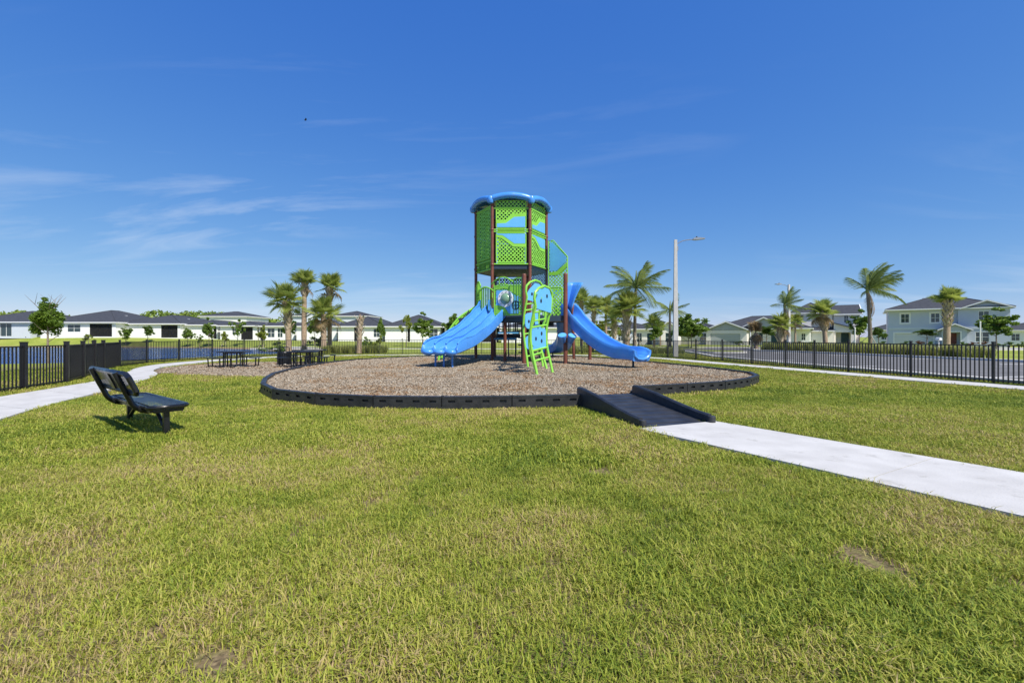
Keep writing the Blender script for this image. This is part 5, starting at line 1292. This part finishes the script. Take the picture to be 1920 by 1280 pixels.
row_house(344,408,83,'narrow white house below the left end of the two-storey roof',[(400,0.05,406,2.3,'screen')],dep=12,pitch=0.26)
row_house(413,482,82,'white house with small window and screened porch below the two-storey roof',[(435,0.9,445,2.1,'plainwin'),(452,0.05,474,2.3,'screen')],pitch=0.22)
row_house(486,552,82,'white house with porch opening left of the sabal palms',[(488,0.05,497,2.3,'screen'),(501,0.5,515,2.2,'plainwin'),(520,0.5,530,2.2,'plainwin')],pitch=0.22)
row_house(556,631,80,'white house behind the trunks of the sabal palms',[(568,0.9,574,2.1,'plainwin'),(600,0.9,610,2.1,'plainwin')],mat='stucco_white',pitch=0.33)
row_house(634,718,78,'white house behind the topped palm trunk',[(664,0.05,669,2.4,'screen'),(700,0.7,712,2.2,'plainwin')],pitch=0.42)
row_house(722,826,76,'white house left of the slide with a tall side window',[(764,0.05,769,2.4,'screen'),(806,0.6,821,2.2,'plainwin')],pitch=0.41)
row_house(834,930,75,'white house hidden behind the triple slide',[(850,0.8,866,2.1,'plainwin'),(890,0.05,920,2.3,'screen')],pitch=0.40)
row_house(940,1062,76,'white house seen under the decks of the play tower',[(1043,1.6,1048,2.2,'plainwin'),(960,0.8,975,2.1,'plainwin')],pitch=0.24)
def two_storey_back(pxl, pxr, d, label, eave_y, mat='stucco_white', pitch=0.25, gpx=None, ops_px=()):
    xl = (pxl-960)*d/853.3; xr = (pxr-960)*d/853.3; W_ = xr-xl; H = 1.45+(631-eave_y)*d/853.3; z = float(base_z((xl+xr)/2))
    t = thing('house', label, 'house', (xl,d,z), 0, 'houses around the park'); cv = lambda p: (p-pxl)/(pxr-pxl)*W_
    volume(t,0,W_,0,10,H-z,mat,[(cv(a),c-z,cv(b),e-z,*k) for a,c,b,e,*k in ops_px]); hip(t,0,W_,0,10,H-z,pitch)
    if gpx:
        volume(t,cv(gpx[0]),cv(gpx[1]),-1.2,1.4,H-z,mat,[(cv((gpx[0]*3+gpx[1])/4)-0.4,H-z-1.5,cv((gpx[0]*3+gpx[1])/4)+0.4,H-z-0.5,'plainwin'),(cv((gpx[0]+gpx[1]*3)/4)-0.4,H-z-1.5,cv((gpx[0]+gpx[1]*3)/4)+0.4,H-z-0.5,'plainwin')])
        gable(t,cv(gpx[0]),cv(gpx[1]),-1.2,4,H-z,1.0,0.3,mat)
two_storey_back(376,462,110,'two-storey white house rising behind the one-storey row',594)
two_storey_back(548,612,112,'two-storey house with a small white gable behind the palms',593,'stucco_pale_blue',0.28,(578,603))
two_storey_back(622,692,112,'two-storey house with flat hip roof behind the topped palm',593.5,'stucco_pale_blue',0.28)

# blue two-storey house
def placed(name_label, px, d, rz, z=0.0):
    x, y = PT(px,d); return thing('house', name_label, 'house', (x,y,z), R(rz), 'houses around the park')
t = placed('pale blue two-storey house with a red-brown front door', 1666, 71, -38)
volume(t,0,7.75,0,11,5.45,'stucco_blue',[(1.45,3.55,2.45,4.95,'window'),(4.85,3.55,5.85,4.95,'window'),(0.75,-0.2,5.1,1.95,'garage','garage_white')])
volume(t,7.75,12.9,-0.5,11.5,5.45,'stucco_blue',[(9.8,3.6,10.9,5.05,'window',(2,2),False),(9.5,0.7,10.9,2.1,'plainwin')])
o = hip(t,0,12.9,-0.5,11,5.45,0.36); vents(o,[(4.4,4.3,7.35),(8.2,4.2,7.4),(9.0,4.0,7.25)])
gable(t,8.3,12.9,-0.55,4,5.55,0.95,0.45,'stucco_blue')
MB().box(-0.03,-0.06,2.55,7.75,0.0,2.85).build('band_course','stucco_pale_blue',t); MB().box(7.73,-0.56,2.55,12.93,-0.5,2.85).build('band_course','stucco_pale_blue',t)
MB().box(0.55,-0.04,1.95,5.3,0.0,2.15).box(0.55,-0.04,-0.3,0.74,0.0,1.95).box(5.11,-0.04,-0.3,5.3,0.0,1.95).build('garage_trim','trim',t)
volume(t,5.95,8.55,-1.6,1.62,2.45,'stucco_blue',[(6.35,-0.3,7.85,2.05,'recess',1.3,'stucco_blue')]); gable(t,5.75,8.75,-1.7,0.2,2.45,0.75,0.35,'stucco_blue')
dd = MB().box(6.5,-0.36,-0.25,7.6,-0.31,1.95).build('door','door_red',t); MB().lathe([(0.03,0),(0.03,0.05)],(7.45,-0.42,0.8),8).build('handle','vent_metal',dd)
MB().box(7.84,-1.66,-0.3,8.0,-1.605,2.1).box(6.2,-1.66,-0.3,6.36,-1.605,2.1).box(6.2,-1.66,2.1,8.0,-1.605,2.25).build('porch_trim','trim',t)
# white two-storey house
t = placed('white two-storey house with a dark teal door and stepped roofs', 1480, 84, -32); t.scale = (0.73,1,1)
volume(t,0,4.8,0,10,5.6,'stucco_cream',[(1.5,3.6,2.7,5.2,'window',(2,2),False)])
o = hip(t,0,9.2,0,10,5.6,0.42,0.35)
volume(t,4.8,9.0,0.9,9.1,5.6,'stucco_cream')
volume(t,0.0,9.05,-1.5,1.55,2.55,'stucco_cream',[(1.0,-0.2,6.6,2.05,'garage','garage_white')]); MB().add([(-0.3,-1.9,2.5),(9.3,-1.9,2.5),(9.3,0.9,3.2),(-0.3,0.9,3.2)],[(0,1,2,3)]).build('porch_roof','shingle',t)
MB().box(-0.3,-1.98,2.34,9.3,-1.9,2.52).build('fascia','trim',t)
MB().box(1.2,-0.35,5.05,3.0,0.0,5.15).add([(1.2,-0.55,4.75),(3.0,-0.55,4.75),(3.0,0,5.3),(1.2,0,5.3)],[(0,1,2,3)]).build('awning','shingle',t)
volume(t,9.2,14.4,1.2,8.5,5.5,'stucco_cream',[(11.3,3.9,12.2,5.2,'plainwin')])
o = MB().add([(9.0,0.7,5.45),(14.8,0.7,5.45),(14.8,5.4,7.3),(9.0,5.4,7.3),(9.0,10.1,5.45),(14.8,10.1,5.45)],[(0,1,2,3),(3,2,5,4)]).build('roof','shingle',t)
MB().box(9.0,0.66,5.26,14.8,0.72,5.46).build('fascia','trim',o)
MB().add([(14.4,1.2,5.4),(14.4,9.7,5.4),(14.4,5.45,7.2)],[(0,1,2)]).build('gable_wall','stucco_white',o); MB().tube([(14.82,0.7,5.42),(14.82,5.4,7.27),(14.82,10.1,5.42)],0.12,4).build('rake_board','trim',o)
volume(t,9.1,13.2,-1.2,2.4,2.7,'stucco_cream',[(9.5,-0.3,12.4,2.2,'recess',1.9,'stucco_cream')]); o = MB().add([(8.8,-1.6,3.95),(13.6,-1.6,2.85),(13.6,1.3,2.95),(8.8,1.3,4.05),(8.8,-1.6,3.8),(13.6,-1.6,2.7)],[(0,1,2,3),(4,5,1,0)]).build('porch_roof','shingle',t)
MB().prism_y([(9.1,2.7),(13.2,2.7),(13.2,2.8),(9.1,3.75)],-1.15,-1.05).build('porch_gable','stucco_cream',o)
dd = MB().box(10.7,0.55,-0.3,12.2,0.62,2.1).build('door','door_teal',t); MB().lathe([(0.03,0),(0.03,0.05)],(10.9,0.5,0.9),8).build('handle','vent_metal',dd)
# grey one-storey house with garage
t = placed('grey one-storey house with a wide grey garage door and twin gables', 1324, 80, -34)
volume(t,0,6.4,0,6,2.55,'stucco_grey',[(0.7,-0.2,5.4,1.95,'garage','garage_grey')]); gable(t,0,6.4,0,9,2.6,1.35,0.4,'garage_grey')
volume(t,6.4,13.5,3.4,12,2.7,'stucco_grey',[(7.2,0.6,8.5,2.2,'plainwin'),(9.6,-0.2,10.8,2.1,'door','door_teal')]); hip(t,0.2,15.2,3.0,15,2.7,0.36); gable(t,5.6,11.8,2.2,8,3.1,1.5,0.3,'garage_grey')
volume(t,13.5,15.2,4.2,11,2.7,'stucco_white',[(14.0,0.8,14.6,2.0,'plainwin')])
# others on the right
t = placed('cream house behind the leafy tree right of the near street lamp', 1275, 88, -35); volume(t,0,6.5,0,10,2.7,'stucco_cream',[(3.6,0.7,5.0,2.1,'plainwin')]); hip(t,0,6.5,0,10,2.7,0.34)
t = placed('dark-roofed house with a front porch left of the near street lamp', 1186, 80, -24)
volume(t,0,4.6,0,10,2.65,'stucco_cream',[(0.7,0.5,1.6,2.1,'plainwin'),(2.4,-0.2,3.3,2.1,'door','door_teal')]); hip(t,-0.4,8.0,0,10,2.65,0.36)
volume(t,4.6,7.6,-1.5,8,2.65,'stucco_cream',[(5.6,0.5,6.8,2.1,'plainwin')]); gable(t,4.4,7.8,-1.5,5,2.7,1.2,0.35,'stucco_cream')
t = placed('pale house low behind the sabal palms right of the tower', 1112, 92, 0); volume(t,0,8,0,10,2.7,'stucco_pale_blue',[(0.8,0.7,2.0,2.1,'plainwin'),(5.0,0.7,6.2,2.1,'plainwin')]); hip(t,0,8,0,10,2.7,0.32)
t = placed('pale two-part house between the thickest palm and the dark-roofed house', 1168, 100, 0); volume(t,0,6,0,10,3.4,'stucco_pale_blue',[(2.0,0.9,3.2,2.3,'plainwin')]); hip(t,0,6,0,10,3.4,0.3)
t = placed('one-storey house in the gap between the white and blue houses', 1630, 100, -38); volume(t,0,10,0,10,2.8,'stucco_pale_blue',[(2.0,0.8,3.2,2.1,'plainwin'),(6.0,0.8,7.2,2.1,'plainwin')]); hip(t,0,10,0,10,2.8,0.34)
t = placed('one-storey white house at the far right edge', 1884, 84, -38); volume(t,0,12,0,10,2.5,'stucco_white',[(0.8,0.7,1.9,2.0,'plainwin'),(5.0,0.7,6.4,2.0,'plainwin')]); hip(t,0,12,0,10,2.5,0.34)
t = placed('distant house between the windblown palm and the grey house', 1450, 104, -40); volume(t,0,8,0,10,3.0,'stucco_white',[(1.0,0.8,1.8,2.1,'plainwin'),(2.6,0.8,3.4,2.1,'plainwin'),(5.0,0.8,5.8,2.1,'plainwin')]); hip(t,0,8,0,10,3.0,0.34)

# ------------------------------------------------------------------ far wood, posts, mailbox, bird, car
def far_wood():
    r_ = np.random.default_rng(8); V = []; F = []
    for i in range(150):
        x = r_.uniform(-230,-75) if i < 130 else r_.uniform(-75,-45); y = 165+r_.uniform(-10,30)
        hh = (8.6+1.6*math.sin(x*0.09)+r_.uniform(-1,1.3)) if i < 130 else r_.uniform(6.0,7.2)
        rad = r_.uniform(3.0,5.0)
        for _ in range(230):
            d_ = r_.normal(0,1,3); d_ /= np.linalg.norm(d_); p = np.array([x,y,hh-rad*0.62])+d_*np.array([rad,rad,rad*0.68])*r_.uniform(0.75,1.02)
            u = r_.normal(0,1,3); u /= np.linalg.norm(u); w_ = np.cross(u,r_.normal(0,1,3)); w_ /= np.linalg.norm(w_)
            s = r_.uniform(0.35,0.75); o = len(V); V += [tuple(p-u*s),tuple(p+w_*s*0.6),tuple(p+u*s),tuple(p-w_*s*0.6)]; F.append((o,o+1,o+2,o+3))
        
    me = bpy.data.meshes.new('far_wood'); me.from_pydata(V,[],F); me.materials.append(MATS['leaf_wood'])
    tag(obj('far_wood', me), 'distant strip of woodland above the roofs on the left', 'woodland', kind='stuff')
far_wood()
def sign_post(px, d, h, label, arm=True):
    x, y = PT(px,d); t = thing('marker_post', label, 'post', (x,y,0), 0, 'white posts by the houses')
    MB().tube([(0,0,-0.1),(0,0,h)],0.06,8).build('pole','trim',t); MB().lathe([(0.075,0),(0.075,0.05),(0.03,0.09)],(0,0,h),8).build('cap','trim',t)
sign_post(1838,46,2.9,'slim white post on the lawn before the blue house')
sign_post(1407,60,2.6,'slim white post left of the dead palm')
sign_post(1603,47,2.3,'short white post before the round bushy tree')
x, y = PT(1760,56); t = thing('mailbox', 'small white mailbox on a post before the blue house', 'mailbox', (x,y,0))
MB().box(-0.05,-0.05,-0.1,0.05,0.05,1.0).build('post','trim',t)
MB().prism_y([(-0.17,1.0),(0.17,1.0),(0.17,1.2),(0.11,1.3),(0,1.34),(-0.11,1.3),(-0.17,1.2)],-0.28,0.28).build('box','trim',t)
x, y = (573-960)*70/853.3, 70; t = thing('bird', 'tiny dark bird gliding in the sky left of the tower', 'bird', (x,y,1.45+(631-225)*70/853.3), 0.5)
MB().tube([(-0.22,0,0),(-0.1,0,0.01),(0.1,0,0.01),(0.24,0,0)],[0.02,0.06,0.06,0.01],6).build('body','bird_dark',t)
for s in (-1,1): MB().add([(-0.08,s*0.04,0.02),(0.10,s*0.04,0.02),(0.12,s*0.3,0.12),(-0.06,s*0.34,0.11),(-0.10,s*0.62,0.02),(-0.08,s*0.04,0.0),(0.10,s*0.04,0.0),(0.12,s*0.3,0.10),(-0.06,s*0.34,0.09)],[(0,1,2,3),(3,2,4),(5,8,7,6),(8,4,7)]).build('wing','bird_dark',t)
x, y = PT(1127,61); t = thing('parked_car', 'dark car parked behind the fence below the palms right of the tower', 'car', (x,y,0), R(4))
sec = [(-2.2,0.35),(-2.25,0.75),(-2.0,0.92),(-1.3,1.0),(-0.75,1.42),(0.7,1.45),(1.35,1.02),(2.1,0.9),(2.25,0.7),(2.2,0.35)]
MB().prism_y(sec,-0.86,0.86).build('body','car_paint',t,smooth=False)
MB().prism_y([(-1.2,1.02),(-0.72,1.36),(0.66,1.39),(1.22,1.04)],-0.875,-0.86).build('side_window','glass',t)
for sx in (-1.35,1.4):
    for sy in (-0.8,0.8): obj('wheel', MB().lathe([(0.2,-0.1),(0.33,-0.1),(0.33,0.1),(0.2,0.1)],seg=16).mesh('wheel','tyre',True), t, loc=(sx,sy,0.33), rot=(R(90),0,0))
